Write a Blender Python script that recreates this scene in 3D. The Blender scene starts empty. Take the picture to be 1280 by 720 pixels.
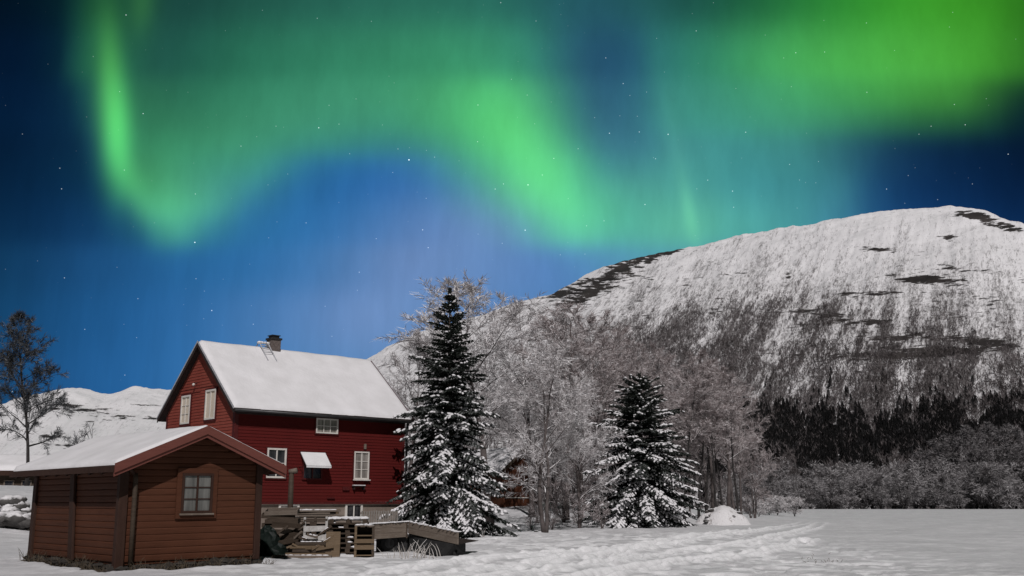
import bpy, math, random
import numpy as np
from mathutils import Vector, Matrix

sc = bpy.context.scene
COL = sc.collection
R = math.radians

# ------------------------------------------------------------------ camera
F = 1250.0 / 1280.0                      # focal length in picture widths
PITCH = math.atan(268.0 / 1250.0)
CAMH = 1.65
cam_d = bpy.data.cameras.new("camera")
cam_d.sensor_width = 36.0
cam_d.lens = 36.0 * F
cam_d.clip_end = 20000.0
cam = bpy.data.objects.new("camera", cam_d)
COL.objects.link(cam)
cam.location = (0, 0, CAMH)
cam.rotation_euler = (math.pi / 2 + PITCH, 0, 0)
sc.camera = cam

# ------------------------------------------------------------------ render look
sc.view_settings.view_transform = 'Standard'
sc.view_settings.look = 'None'
sc.view_settings.exposure = 0.0
sc.view_settings.gamma = 1.0
sc.cycles.use_denoising = True
sc.cycles.max_bounces = 5
sc.cycles.diffuse_bounces = 3
sc.cycles.glossy_bounces = 2
sc.cycles.transparent_max_bounces = 4

# ------------------------------------------------------------------ moonlight
sun_d = bpy.data.lights.new("moon", 'SUN')
sun_d.energy = 2.7
sun_d.angle = R(0.6)
sun_d.color = (1.0, 0.955, 0.96)
sun = bpy.data.objects.new("moon", sun_d)
COL.objects.link(sun)
EL = R(44)
TO_SUN = Vector((0.118 * math.cos(EL), -0.993 * math.cos(EL), math.sin(EL)))
sun.rotation_euler = TO_SUN.to_track_quat('Z', 'Y').to_euler()

# direction chart: (X/Y, Z/Y) of a view direction; turns photo pixels into sky directions
def ray(px, py):
    u = (px - 640) / 1250.0
    v = (360 - py) / 1250.0
    c, s = math.cos(PITCH), math.sin(PITCH)
    return Vector((u, c - v * s, s + v * c))

def at(px, py, Y):
    r = ray(px, py)
    return Vector((r.x * Y / r.y, Y, CAMH + r.z * Y / r.y))

def srgb(r, g, b):
    f = lambda c: c / 12.92 if c <= 0.04045 else ((c + 0.055) / 1.055) ** 2.4
    return (f(r / 255), f(g / 255), f(b / 255))

# ------------------------------------------------------------------ night sky: blue, aurora and stars
world = bpy.data.worlds.new("World")
sc.world = world
world.use_nodes = True
wn, wl = world.node_tree.nodes, world.node_tree.links
wn.clear()

class NT:
    """small helper that writes node maths"""
    def __init__(self, nodes, links):
        self.n, self.l = nodes, links
    def put(self, sock, v):
        if hasattr(v, 'is_output'):
            self.l.new(v, sock)
        else:
            sock.default_value = v
    def m(self, op, a, b=None, c=None, clamp=False):
        x = self.n.new('ShaderNodeMath'); x.operation = op; x.use_clamp = clamp
        self.put(x.inputs[0], a)
        if b is not None: self.put(x.inputs[1], b)
        if c is not None: self.put(x.inputs[2], c)
        return x.outputs[0]
    def vm(self, op, a, b=None, scale=None):
        x = self.n.new('ShaderNodeVectorMath'); x.operation = op
        self.put(x.inputs[0], a)
        if b is not None: self.put(x.inputs[1], b)
        if scale is not None: self.put(x.inputs['Scale'], scale)
        return x.outputs[0]
    def ramp(self, f, stops, interp='LINEAR'):
        x = self.n.new('ShaderNodeValToRGB')
        e = x.color_ramp.elements
        x.color_ramp.interpolation = interp
        while len(e) > 1: e.remove(e[-1])
        e[0].position = stops[0][0]; e[0].color = (*stops[0][1], 1)
        for p, c in stops[1:]:
            q = e.new(p); q.color = (*c, 1)
        self.put(x.inputs[0], f)
        return x.outputs[0]
    def noise(self, vec, scale, detail=3, rough=0.5, dist=0.0):
        x = self.n.new('ShaderNodeTexNoise')
        if vec is not None: self.put(x.inputs['Vector'], vec)
        x.inputs['Scale'].default_value = scale
        x.inputs['Detail'].default_value = detail
        x.inputs['Roughness'].default_value = rough
        x.inputs['Distortion'].default_value = dist
        return x.outputs[0]
    def mix(self, f, a, b):
        x = self.n.new('ShaderNodeMix'); x.data_type = 'RGBA'
        self.put(x.inputs[0], f)
        for s, v in ((x.inputs[6], a), (x.inputs[7], b)):
            if isinstance(v, tuple) and len(v) == 3: v = (*v, 1)
            self.put(s, v)
        return x.outputs[2]
    def mapr(self, v, a, b, c=0.0, d=1.0, smooth=False):
        x = self.n.new('ShaderNodeMapRange')
        if smooth: x.interpolation_type = 'SMOOTHSTEP'
        self.put(x.inputs[0], v)
        for i, q in enumerate((a, b, c, d)): x.inputs[i + 1].default_value = q
        return x.outputs[0]
    def mapping(self, vec, scale, rot=(0, 0, 0)):
        x = self.n.new('ShaderNodeMapping')
        self.put(x.inputs['Vector'], vec)
        x.inputs['Scale'].default_value = scale
        x.inputs['Rotation'].default_value = rot
        return x.outputs[0]

W_ = NT(wn, wl)
tc = wn.new('ShaderNodeTexCoord')
DIR = tc.outputs['Generated']
sx_ = wn.new('ShaderNodeSeparateXYZ'); wl.new(DIR, sx_.inputs[0])
yc = W_.m('MAXIMUM', sx_.outputs[1], 0.12)
CX = W_.m('MULTIPLY', W_.m('DIVIDE', sx_.outputs[0], yc), 1250.0)
CY = W_.m('MULTIPLY', W_.m('DIVIDE', sx_.outputs[2], yc), 1250.0)
def chart(px, py):
    r = ray(px, py)
    return r.x / r.y * 1250, r.z / r.y * 1250
# slight waviness so that nothing in the aurora runs along the chart
wob = W_.noise(W_.mapping(DIR, (7, 7, 1.5)), 1.0, 2, 0.5)
CXW = W_.m('ADD', CX, W_.m('MULTIPLY', W_.m('SUBTRACT', wob, 0.5), 46.0))

SKY = [
 (-260, [(0,(6,14,24)),(300,(12,30,38)),(640,(16,36,44)),(1000,(14,36,36)),(1280,(10,24,22))]),
 (-90, [(0,(2,13,28)),(100,(14,48,44)),(220,(18,48,50)),(420,(26,70,66)),(600,(28,74,72)),(740,(24,60,78)),(900,(20,62,52)),(1060,(34,108,44)),(1180,(44,118,36)),(1280,(30,80,26))]),
 (0, [(0,(2,16,32)),(70,(3,20,40)),(95,(18,62,55)),(115,(32,90,55)),(180,(30,80,60)),(220,(28,72,68)),(300,(32,85,72)),(420,(42,105,90)),(540,(45,115,95)),(620,(45,115,100)),(680,(40,100,100)),(740,(38,88,105)),(800,(38,95,95)),(860,(30,85,75)),(920,(28,90,65)),(1000,(40,125,60)),(1080,(52,152,50)),(1160,(65,165,45)),(1240,(58,146,36)),(1290,(42,110,30))]),
 (65, [(0,(3,22,45)),(72,(5,28,55)),(95,(25,75,70)),(115,(38,105,75)),(180,(34,88,75)),(220,(32,85,75)),(300,(40,110,85)),(420,(52,130,100)),(540,(58,145,105)),(600,(60,150,110)),(660,(58,145,115)),(700,(48,108,115)),(740,(36,76,108)),(790,(38,86,114)),(815,(50,120,120)),(860,(50,130,110)),(920,(60,150,100)),(1000,(73,172,88)),(1080,(76,176,76)),(1160,(78,175,66)),(1230,(68,158,50)),(1290,(44,106,38))]),
 (125, [(0,(4,26,52)),(84,(8,35,65)),(108,(25,75,80)),(125,(42,105,85)),(180,(45,110,80)),(220,(42,105,82)),(300,(52,130,98)),(420,(65,148,115)),(500,(65,150,112)),(560,(72,165,112)),(620,(80,190,118)),(660,(80,180,120)),(700,(60,132,120)),(740,(46,92,120)),(790,(48,102,125)),(830,(62,140,130)),(900,(62,145,120)),(980,(68,160,108)),(1060,(68,160,88)),(1130,(64,148,68)),(1200,(62,140,58)),(1250,(32,75,48)),(1290,(10,36,42))]),
 (152, [(0,(4,28,54)),(90,(9,38,70)),(116,(26,75,85)),(135,(48,110,88)),(180,(50,122,88)),(230,(52,124,92)),(310,(60,140,106)),(420,(66,148,118)),(500,(62,146,118)),(560,(73,168,114)),(620,(82,194,118)),(665,(84,190,122)),(705,(66,144,125)),(745,(52,102,128)),(793,(54,112,132)),(840,(66,150,138)),(910,(64,148,130)),(990,(66,152,118)),(1060,(56,130,100)),(1120,(40,100,75)),(1190,(30,80,58)),(1250,(14,48,50)),(1290,(8,32,46))]),
 (180, [(0,(4,26,50)),(96,(9,38,68)),(122,(25,70,90)),(142,(50,115,90)),(180,(55,135,95)),(240,(60,142,105)),(320,(66,150,115)),(420,(58,138,125)),(500,(56,128,132)),(560,(68,150,124)),(620,(84,195,122)),(670,(88,198,128)),(710,(72,158,130)),(750,(58,112,135)),(800,(60,122,140)),(850,(70,148,145)),(920,(62,140,140)),(1000,(62,135,130)),(1060,(42,95,110)),(1120,(18,50,82)),(1200,(9,33,62)),(1290,(6,24,48))]),
 (208, [(0,(5,29,54)),(104,(9,41,72)),(132,(28,80,95)),(155,(58,130,92)),(200,(64,148,102)),(260,(66,152,122)),(315,(64,148,128)),(355,(54,130,140)),(400,(44,108,156)),(460,(42,104,162)),(530,(56,112,168)),(580,(74,152,142)),(640,(86,195,130)),(690,(92,202,135)),(730,(78,172,140)),(760,(66,136,145)),(800,(68,140,145)),(850,(74,155,147)),(920,(63,142,145)),(1000,(63,138,138)),(1055,(48,106,122)),(1100,(24,62,98)),(1180,(10,38,72)),(1290,(6,26,52))]),
 (235, [(0,(6,32,58)),(110,(10,44,78)),(142,(25,75,95)),(166,(62,145,95)),(200,(72,160,110)),(260,(72,156,130)),(310,(58,132,142)),(370,(40,102,155)),(460,(42,104,166)),(540,(60,110,172)),(590,(78,142,160)),(640,(92,190,138)),(690,(92,202,140)),(730,(84,182,145)),(780,(78,158,150)),(850,(78,160,150)),(920,(64,144,150)),(1000,(64,140,146)),(1050,(54,118,135)),(1090,(28,72,115)),(1150,(12,44,84)),(1290,(7,28,58))]),
 (260, [(0,(7,36,63)),(115,(13,50,90)),(162,(30,85,115)),(184,(60,138,110)),(210,(76,172,122)),(245,(76,168,135)),(282,(64,142,142)),(318,(46,110,156)),(400,(43,108,168)),(470,(56,114,172)),(550,(88,128,184)),(600,(96,144,176)),(650,(94,180,155)),(700,(96,205,146)),(735,(88,190,148)),(790,(80,166,152)),(860,(90,176,155)),(920,(74,158,156)),(1000,(70,148,154)),(1050,(60,124,145)),(1090,(30,78,124)),(1150,(16,52,96)),(1290,(8,32,66))]),
 (285, [(0,(9,41,70)),(120,(16,56,98)),(180,(28,82,122)),(208,(58,138,130)),(232,(66,150,136)),(262,(50,122,146)),(310,(44,108,158)),(400,(46,112,172)),(480,(74,122,178)),(560,(102,136,188)),(620,(104,140,188)),(670,(94,170,170)),(710,(94,195,156)),(750,(88,184,156)),(800,(85,175,156)),(860,(98,188,158)),(900,(85,175,160)),(1000,(74,154,160)),(1050,(62,126,155)),(1090,(34,84,130)),(1150,(20,60,110)),(1290,(9,36,74))]),
 (335, [(0,(15,55,88)),(100,(24,70,115)),(200,(36,94,146)),(260,(42,104,158)),(350,(48,112,170)),(440,(78,124,176)),(520,(110,140,190)),(600,(102,140,190)),(680,(84,128,186)),(740,(84,134,186)),(800,(86,158,176)),(900,(84,158,165)),(1000,(60,120,150)),(1290,(12,42,86))]),
 (400, [(0,(18,62,98)),(100,(28,82,132)),(200,(38,98,155)),(300,(58,114,170)),(400,(98,137,190)),(470,(114,145,195)),(540,(105,142,192)),(640,(88,133,190)),(800,(75,125,170)),(1290,(14,48,92))]),
 (480, [(0,(20,68,108)),(100,(35,92,148)),(200,(42,105,165)),(300,(64,120,175)),(450,(98,140,190)),(640,(88,133,185)),(1290,(15,50,95))]),
 (620, [(0,(16,50,84)),(200,(32,80,130)),(450,(60,95,140)),(640,(60,95,140)),(1290,(12,40,76))]),
]
X0, X1 = -760.0, 760.0
fx = W_.mapr(CXW, X0, X1)
acc, wsum = None, None
ys = [chart(640, y)[1] for y, _ in SKY]
for i, (y, row) in enumerate(SKY):
    gap = 0.5 * (abs(ys[max(i - 1, 0)] - ys[i]) + abs(ys[min(i + 1, len(ys) - 1)] - ys[i]))
    if i in (0, len(ys) - 1): gap *= 2
    sg = max(gap, 40.0) * 0.60
    cyc = W_.m('MINIMUM', W_.m('MAXIMUM', CY, ys[-1]), ys[0])
    d = W_.m('DIVIDE', W_.m('SUBTRACT', cyc, ys[i]), sg)
    g = W_.m('EXPONENT', W_.m('MULTIPLY', W_.m('MULTIPLY', d, d), -1.0))
    stops = [((chart(x, y)[0] - X0) / (X1 - X0), srgb(*c)) for x, c in row]
    colr = W_.ramp(fx, stops, 'B_SPLINE' if len(stops) > 3 else 'LINEAR')
    s = W_.vm('SCALE', colr, scale=g)
    acc = s if acc is None else W_.vm('ADD', acc, s)
    wsum = g if wsum is None else W_.m('ADD', wsum, g)
base = W_.vm('SCALE', acc, scale=W_.m('DIVIDE', 1.0, wsum))
# fine vertical rays in the curtain
rays = W_.noise(W_.mapping(DIR, (46, 46, 2.4), (0, 0.12, 0)), 1.0, 4, 0.62)
base = W_.vm('SCALE', base, scale=W_.mapr(rays, 0.25, 0.75, 0.90, 1.06))
# bright folds: (px, py, half length, half width, lean in degrees, colour)
FOLDS = [
 (138, 100, 84, 17, -7, srgb(58, 125, 42), 1.0), (147, 166, 66, 18, -6, srgb(68, 172, 80), 1.0),
 (168, 235, 58, 16, -28, srgb(45, 105, 55), .8), (178, 5, 42, 17, 0, srgb(34, 74, 24), .8),
 (232, 262, 34, 44, -10, srgb(40, 88, 56), .6), (205, 268, 40, 20, -50, srgb(40, 90, 60), .6), (300, 240, 70, 26, 55, srgb(30, 72, 44), .5), (640, 170, 80, 48, -32, srgb(58, 130, 52), .45), (690, 238, 66, 36, -34, srgb(60, 140, 66), .5),
 (735, 285, 30, 40, -60, srgb(40, 90, 50), .5),
 (862, 268, 44, 9, -8, srgb(55, 100, 60), .9), (845, 190, 70, 14, -8, srgb(30, 55, 40), .8),
 (945, 272, 26, 10, 0, srgb(22, 50, 50), .7), (915, 270, 26, 8, 0, srgb(22, 50, 50), .7), (1050, 235, 26, 16, 0, srgb(20, 50, 50), .7),
 (986, 82, 36, 60, 0, srgb(30, 70, 40), .3), (1140, 92, 16, 90, 0, srgb(22, 50, 34), .3),
]
for px, py, hl, hw, lean, c, k in FOLDS:
    cx, cy = chart(px, py)
    dx = W_.m('SUBTRACT', CX, cx); dy = W_.m('SUBTRACT', CY, cy)
    ca, sa = math.cos(R(lean)), math.sin(R(lean))
    u = W_.m('ADD', W_.m('MULTIPLY', dx, ca / hw), W_.m('MULTIPLY', dy, -sa / hw))
    v = W_.m('ADD', W_.m('MULTIPLY', dx, sa / hl), W_.m('MULTIPLY', dy, ca / hl))
    q = W_.m('ADD', W_.m('MULTIPLY', u, u), W_.m('MULTIPLY', v, v))
    g = W_.m('MULTIPLY', W_.m('EXPONENT', W_.m('MULTIPLY', q, -1.0)), k)
    base = W_.vm('ADD', base, W_.vm('SCALE', c, scale=g))
# stars
def star_layer(scale, rad, power, gain):
    v = wn.new('ShaderNodeTexVoronoi'); v.feature = 'F1'
    wl.new(DIR, v.inputs['Vector']); v.inputs['Scale'].default_value = scale
    a = W_.m('SUBTRACT', 1.0, W_.m('DIVIDE', v.outputs['Distance'], rad), clamp=True)
    rnd = wn.new('ShaderNodeSeparateXYZ'); wl.new(v.outputs['Color'], rnd.inputs[0])
    b = W_.m('POWER', rnd.outputs[0], power)
    return W_.m('MULTIPLY', W_.m('MULTIPLY', a, b), gain)
st = W_.m('ADD', star_layer(50, 0.036, 2.2, 3.2), star_layer(120, 0.066, 3.0, 1.2))
base = W_.vm('ADD', base, W_.vm('SCALE', (0.85, 0.95, 1.0), scale=st))
bg = wn.new('ShaderNodeBackground'); bg.inputs['Strength'].default_value = 1.0
wl.new(base, bg.inputs[0])
wo = wn.new('ShaderNodeOutputWorld'); wl.new(bg.outputs[0], wo.inputs[0])
world.cycles.sampling_method = 'MANUAL'
world.cycles.sample_map_resolution = 512

# ------------------------------------------------------------------ helpers
def material(name):
    m = bpy.data.materials.new(name); m.use_nodes = True
    nt = m.node_tree
    b = nt.nodes['Principled BSDF']
    return m, NT(nt.nodes, nt.links), b

def objco(N):
    t = N.n.new('ShaderNodeTexCoord')
    return t.outputs['Object']

def bump(N, b, h, strength=0.3, dist=0.05):
    x = N.n.new('ShaderNodeBump')
    x.inputs['Strength'].default_value = strength
    x.inputs['Distance'].default_value = dist
    N.l.new(h, x.inputs['Height']); N.l.new(x.outputs[0], b.inputs['Normal'])

def simple(name, c1, c2, scale=3.0, rough=0.7, stretch=(1, 1, 1), bmp=0.0, detail=4, spec=0.3, lo=.3, hi=.7):
    m, N, b = material(name)
    co = N.mapping(objco(N), stretch)
    n = N.noise(co, scale, detail, 0.6)
    N.put(b.inputs['Base Color'], N.mix(N.mapr(n, lo, hi), c1, c2))
    b.inputs['Roughness'].default_value = rough
    b.inputs['Specular IOR Level'].default_value = spec
    if bmp: bump(N, b, n, bmp, 0.03)
    return m

def tag(o, label=None, cat=None, group=None, kind=None):
    if label: o['label'] = label
    if cat: o['category'] = cat
    if group: o['group'] = group
    if kind: o['kind'] = kind
    return o

def empty(name, loc, label, cat, rz=0.0, group=None):
    o = bpy.data.objects.new(name, None); COL.objects.link(o)
    o.location = loc; o.rotation_euler = (0, 0, rz); o.empty_display_size = 0.3
    return tag(o, label, cat, group)

class MB:
    """collects shapes and links them as one mesh object"""
    def __init__(self): self.v, self.f = [], []
    def face(self, pts):
        i = len(self.v); self.v += [tuple(p) for p in pts]; self.f.append(tuple(range(i, i + len(pts))))
    def box(self, x0, x1, y0, y1, z0, z1, M=None):
        p = [Vector((x, y, z)) for z in (z0, z1) for y in (y0, y1) for x in (x0, x1)]
        if M is not None: p = [M @ q for q in p]
        i = len(self.v); self.v += [tuple(q) for q in p]
        self.f += [tuple(i + k for k in q) for q in ((0,2,3,1),(4,5,7,6),(0,1,5,4),(2,6,7,3),(0,4,6,2),(1,3,7,5))]
        return self
    def prism(self, poly, axis, a0, a1):
        """poly in the two other axes, swept along axis from a0 to a1"""
        def P(q, a):
            return {'x': (a, q[0], q[1]), 'y': (q[0], a, q[1]), 'z': (q[0], q[1], a)}[axis]
        i = len(self.v); n = len(poly)
        self.v += [P(q, a0) for q in poly] + [P(q, a1) for q in poly]
        self.f.append(tuple(i + k for k in range(n))); self.f.append(tuple(i + n + k for k in reversed(range(n))))
        for k in range(n):
            k2 = (k + 1) % n
            self.f.append((i + k, i + n + k, i + n + k2, i + k2))
        return self
    def tube(self, pts, rad, n=6, cap=True):
        pts = [Vector(p) for p in pts]
        if not hasattr(rad, '__len__'): rad = [rad] * len(pts)
        i = len(self.v)
        for k, p in enumerate(pts):
            d = (pts[min(k + 1, len(pts) - 1)] - pts[max(k - 1, 0)])
            d = d.normalized() if d.length > 1e-9 else Vector((0, 0, 1))
            a = d.cross(Vector((0, 0, 1)) if abs(d.z) < 0.9 else Vector((1, 0, 0))).normalized()
            b = d.cross(a)
            for j in range(n):
                t = 2 * math.pi * j / n
                self.v.append(tuple(p + (a * math.cos(t) + b * math.sin(t)) * rad[k]))
        for k in range(len(pts) - 1):
            for j in range(n):
                j2 = (j + 1) % n
                self.f.append((i + k*n + j, i + k*n + j2, i + (k+1)*n + j2, i + (k+1)*n + j))
        if cap:
            self.f.append(tuple(i + j for j in reversed(range(n))))
            self.f.append(tuple(i + (len(pts)-1)*n + j for j in range(n)))
        return self
    def blob(self, c, r, rng, nu=7, nv=5, rough=0.2, M=None):
        i = len(self.v); c = Vector(c)
        def add(th, ph):
            k = 1 + rng.uniform(-rough, rough)
            p = Vector((r[0]*math.sin(ph)*math.cos(th)*k, r[1]*math.sin(ph)*math.sin(th)*k, r[2]*math.cos(ph)*k))
            if M is not None: p = M @ p
            self.v.append(tuple(c + p))
        add(0, 0)
        for a in range(1, nv):
            for b in range(nu): add(2*math.pi*(b + .5*(a % 2))/nu, math.pi*a/nv)
        add(0, math.pi)
        e = len(self.v) - 1
        for b in range(nu):
            b2 = (b + 1) % nu
            self.f.append((i, i+1+b, i+1+b2))
            for a in range(nv - 2):
                q = i + 1 + a*nu
                self.f.append((q+b, q+nu+b, q+nu+b2, q+b2))
            q = i + 1 + (nv-2)*nu
            self.f.append((q+b, e, q+b2))
        return self
    def build(self, name, mat, parent=None, smooth=False, bevel=0.0):
        me = bpy.data.meshes.new(name)
        me.from_pydata(self.v, [], self.f); me.update()
        me.materials.append(mat)
        if smooth: me.polygons.foreach_set('use_smooth', [True] * len(me.polygons))
        o = bpy.data.objects.new(name, me); COL.objects.link(o)
        if parent is not None: o.parent = parent
        if bevel:
            b = o.modifiers.new('bevel', 'BEVEL'); b.width = bevel; b.segments = 2; b.limit_method = 'ANGLE'
        return o

def copy_tree(o, parent=None):
    c = o.copy(); COL.objects.link(c)
    if parent is not None:
        c.parent = parent; c.matrix_parent_inverse = o.matrix_parent_inverse.copy()
    for ch in list(o.children): copy_tree(ch, c)
    return c

def np_mesh(name, verts, faces, mat, smooth=False, attrs=None):
    verts = np.asarray(verts, dtype=np.float32); faces = np.asarray(faces, dtype=np.int32)
    me = bpy.data.meshes.new(name)
    nf, k = faces.shape
    me.vertices.add(len(verts)); me.vertices.foreach_set('co', verts.ravel())
    me.loops.add(nf * k); me.loops.foreach_set('vertex_index', faces.ravel())
    me.polygons.add(nf)
    me.polygons.foreach_set('loop_start', np.arange(0, nf * k, k, dtype=np.int32))
    me.polygons.foreach_set('loop_total', np.full(nf, k, dtype=np.int32))
    if smooth: me.polygons.foreach_set('use_smooth', np.ones(nf, dtype=bool))
    me.update(calc_edges=True)
    for nme, val in (attrs or {}).items():
        a = me.attributes.new(nme, 'FLOAT', 'POINT'); a.data.foreach_set('value', np.asarray(val, dtype=np.float32))
    me.materials.append(mat)
    o = bpy.data.objects.new(name, me); COL.objects.link(o)
    return o

# value noise on arrays
def vnoise(x, y, seed=0):
    xi = np.floor(x).astype(np.int64); yi = np.floor(y).astype(np.int64)
    xf = x - xi; yf = y - yi
    def h(a, b):
        n = (a * 374761393 + b * 668265263 + seed * 1442695041) & 0xFFFFFFFF
        n = ((n ^ (n >> 13)) * 1274126177) & 0xFFFFFFFF
        n = n ^ (n >> 16)
        return (n & 0xFFFFFF) / float(0xFFFFFF)
    u = xf*xf*(3-2*xf); v = yf*yf*(3-2*yf)
    return (h(xi, yi)*(1-u) + h(xi+1, yi)*u)*(1-v) + (h(xi, yi+1)*(1-u) + h(xi+1, yi+1)*u)*v
def fbm(x, y, oct=4, seed=0, gain=0.5):
    s = 0; a = 1; t = 0
    for k in range(oct):
        s = s + a * vnoise(x * 2**k + 17.3*k, y * 2**k + 9.1*k, seed + k); t += a; a *= gain
    return s / t
def sstep(a, b, x):
    t = np.clip((x - a) / (b - a), 0, 1); return t*t*(3-2*t)

# ------------------------------------------------------------------ ground
GY = [0, 20, 30, 36, 42, 60, 75, 120, 215, 240, 320, 800]
GZ = [0, .02, .08, .15, .30, .28, .28, .18, .25, .15, -2.0, -8.0]
def gbase(x, y):
    r = np.where(y > 0, y, np.hypot(x, y) * 0.3)
    z = np.interp(r, GY, GZ)
    z = z + 2.2 * sstep(-13.5, -23, x) * sstep(33, 52, y) * (1 - sstep(90, 200, y))
    z = z + 1.35 * np.exp(-((x - 0)**2 / 160 + (y - 74)**2 / 150))
    return z
def gz(x, y): return float(gbase(np.array([float(x)]), np.array([float(y)]))[0])
def gpt(px, py):
    """where a pixel's ray meets the ground"""
    r = ray(px, py); Y = 20.0
    for _ in range(60):
        p = at(px, py, Y); dz = p.z - gz(p.x, p.y)
        Y += max(min(dz / 0.06, 2), -2) if abs(dz) > 1e-3 else 0
    return at(px, py, Y)

def snow_material():
    m, N, b = material('snow')
    co = objco(N)
    n1 = N.noise(co, 0.35, 4, 0.55)
    n2 = N.noise(co, 9.0, 5, 0.65)
    g = N.noise(N.mapping(co, (1, .35, 1)), 2.2, 4, 0.6)
    b.inputs['Roughness'].default_value = 0.75
    b.inputs['Specular IOR Level'].default_value = 0.25
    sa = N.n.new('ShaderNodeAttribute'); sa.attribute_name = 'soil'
    fr = N.n.new('ShaderNodeAttribute'); fr.attribute_name = 'fresh_lit'
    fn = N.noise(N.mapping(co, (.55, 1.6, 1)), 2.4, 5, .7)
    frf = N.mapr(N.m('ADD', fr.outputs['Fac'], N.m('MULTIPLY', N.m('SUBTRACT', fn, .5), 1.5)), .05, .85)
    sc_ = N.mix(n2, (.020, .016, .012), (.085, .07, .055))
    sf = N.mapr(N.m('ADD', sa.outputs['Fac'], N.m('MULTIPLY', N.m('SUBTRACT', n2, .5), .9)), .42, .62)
    N.put(b.inputs['Base Color'], N.mix(sf, N.mix(frf, N.mix(N.mapr(n1, .3, .7), (.50, .50, .505), (.61, .61, .615)), (.84, .84, .845)), sc_))  # field snow darkened in its colour to imitate shading towards the right
    h = N.m('ADD', N.m('MULTIPLY', n2, .35), g)
    bump(N, b, h, 0.6, 0.10)
    return m
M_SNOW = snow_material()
def snowpack_material():
    m, N, b = material('snow_on_things')
    co = objco(N)
    n2 = N.noise(co, 6.0, 5, 0.6); n3 = N.noise(co, 1.1, 3, 0.5)
    b.inputs['Roughness'].default_value = 0.7
    b.inputs['Specular IOR Level'].default_value = 0.2
    N.put(b.inputs['Base Color'], N.mix(N.mapr(n3, .3, .7), (.70, .69, .695), (.80, .79, .80)))
    bump(N, b, n2, 0.35, 0.05)
    return m
M_PACK = snowpack_material()

def polyline_dist(x, y, pts):
    d = np.full(x.shape, 1e9)
    for (ax, ay), (bx, by) in zip(pts[:-1], pts[1:]):
        vx, vy = bx - ax, by - ay
        t = np.clip(((x-ax)*vx + (y-ay)*vy) / (vx*vx + vy*vy), 0, 1)
        d = np.minimum(d, np.hypot(x - ax - t*vx, y - ay - t*vy))
    return d
TRACKS = [
 [(520,722),(582,714),(695,700),(785,688),(875,673),(954,663),(999,655),(1010,652)],
 [(560,728),(622,720),(729,707),(841,690),(954,676),(1010,662),(1030,652)],
 [(480,712),(600,700),(720,690),(840,676),(930,664)],
 [(640,735),(760,716),(860,702),(960,690),(1010,676)],
]
def catmull(p, n=6):
    out = []
    for i in range(len(p) - 1):
        a, b, c, d = p[max(i-1, 0)], p[i], p[i+1], p[min(i+2, len(p)-1)]
        for k in range(n):
            t = k / n
            out.append(tuple(.5*((2*b[j]) + (c[j]-a[j])*t + (2*a[j]-5*b[j]+4*c[j]-d[j])*t*t + (3*b[j]-a[j]-3*c[j]+d[j])*t**3) for j in (0, 1)))
    return out + [tuple(p[-1])]

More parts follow.
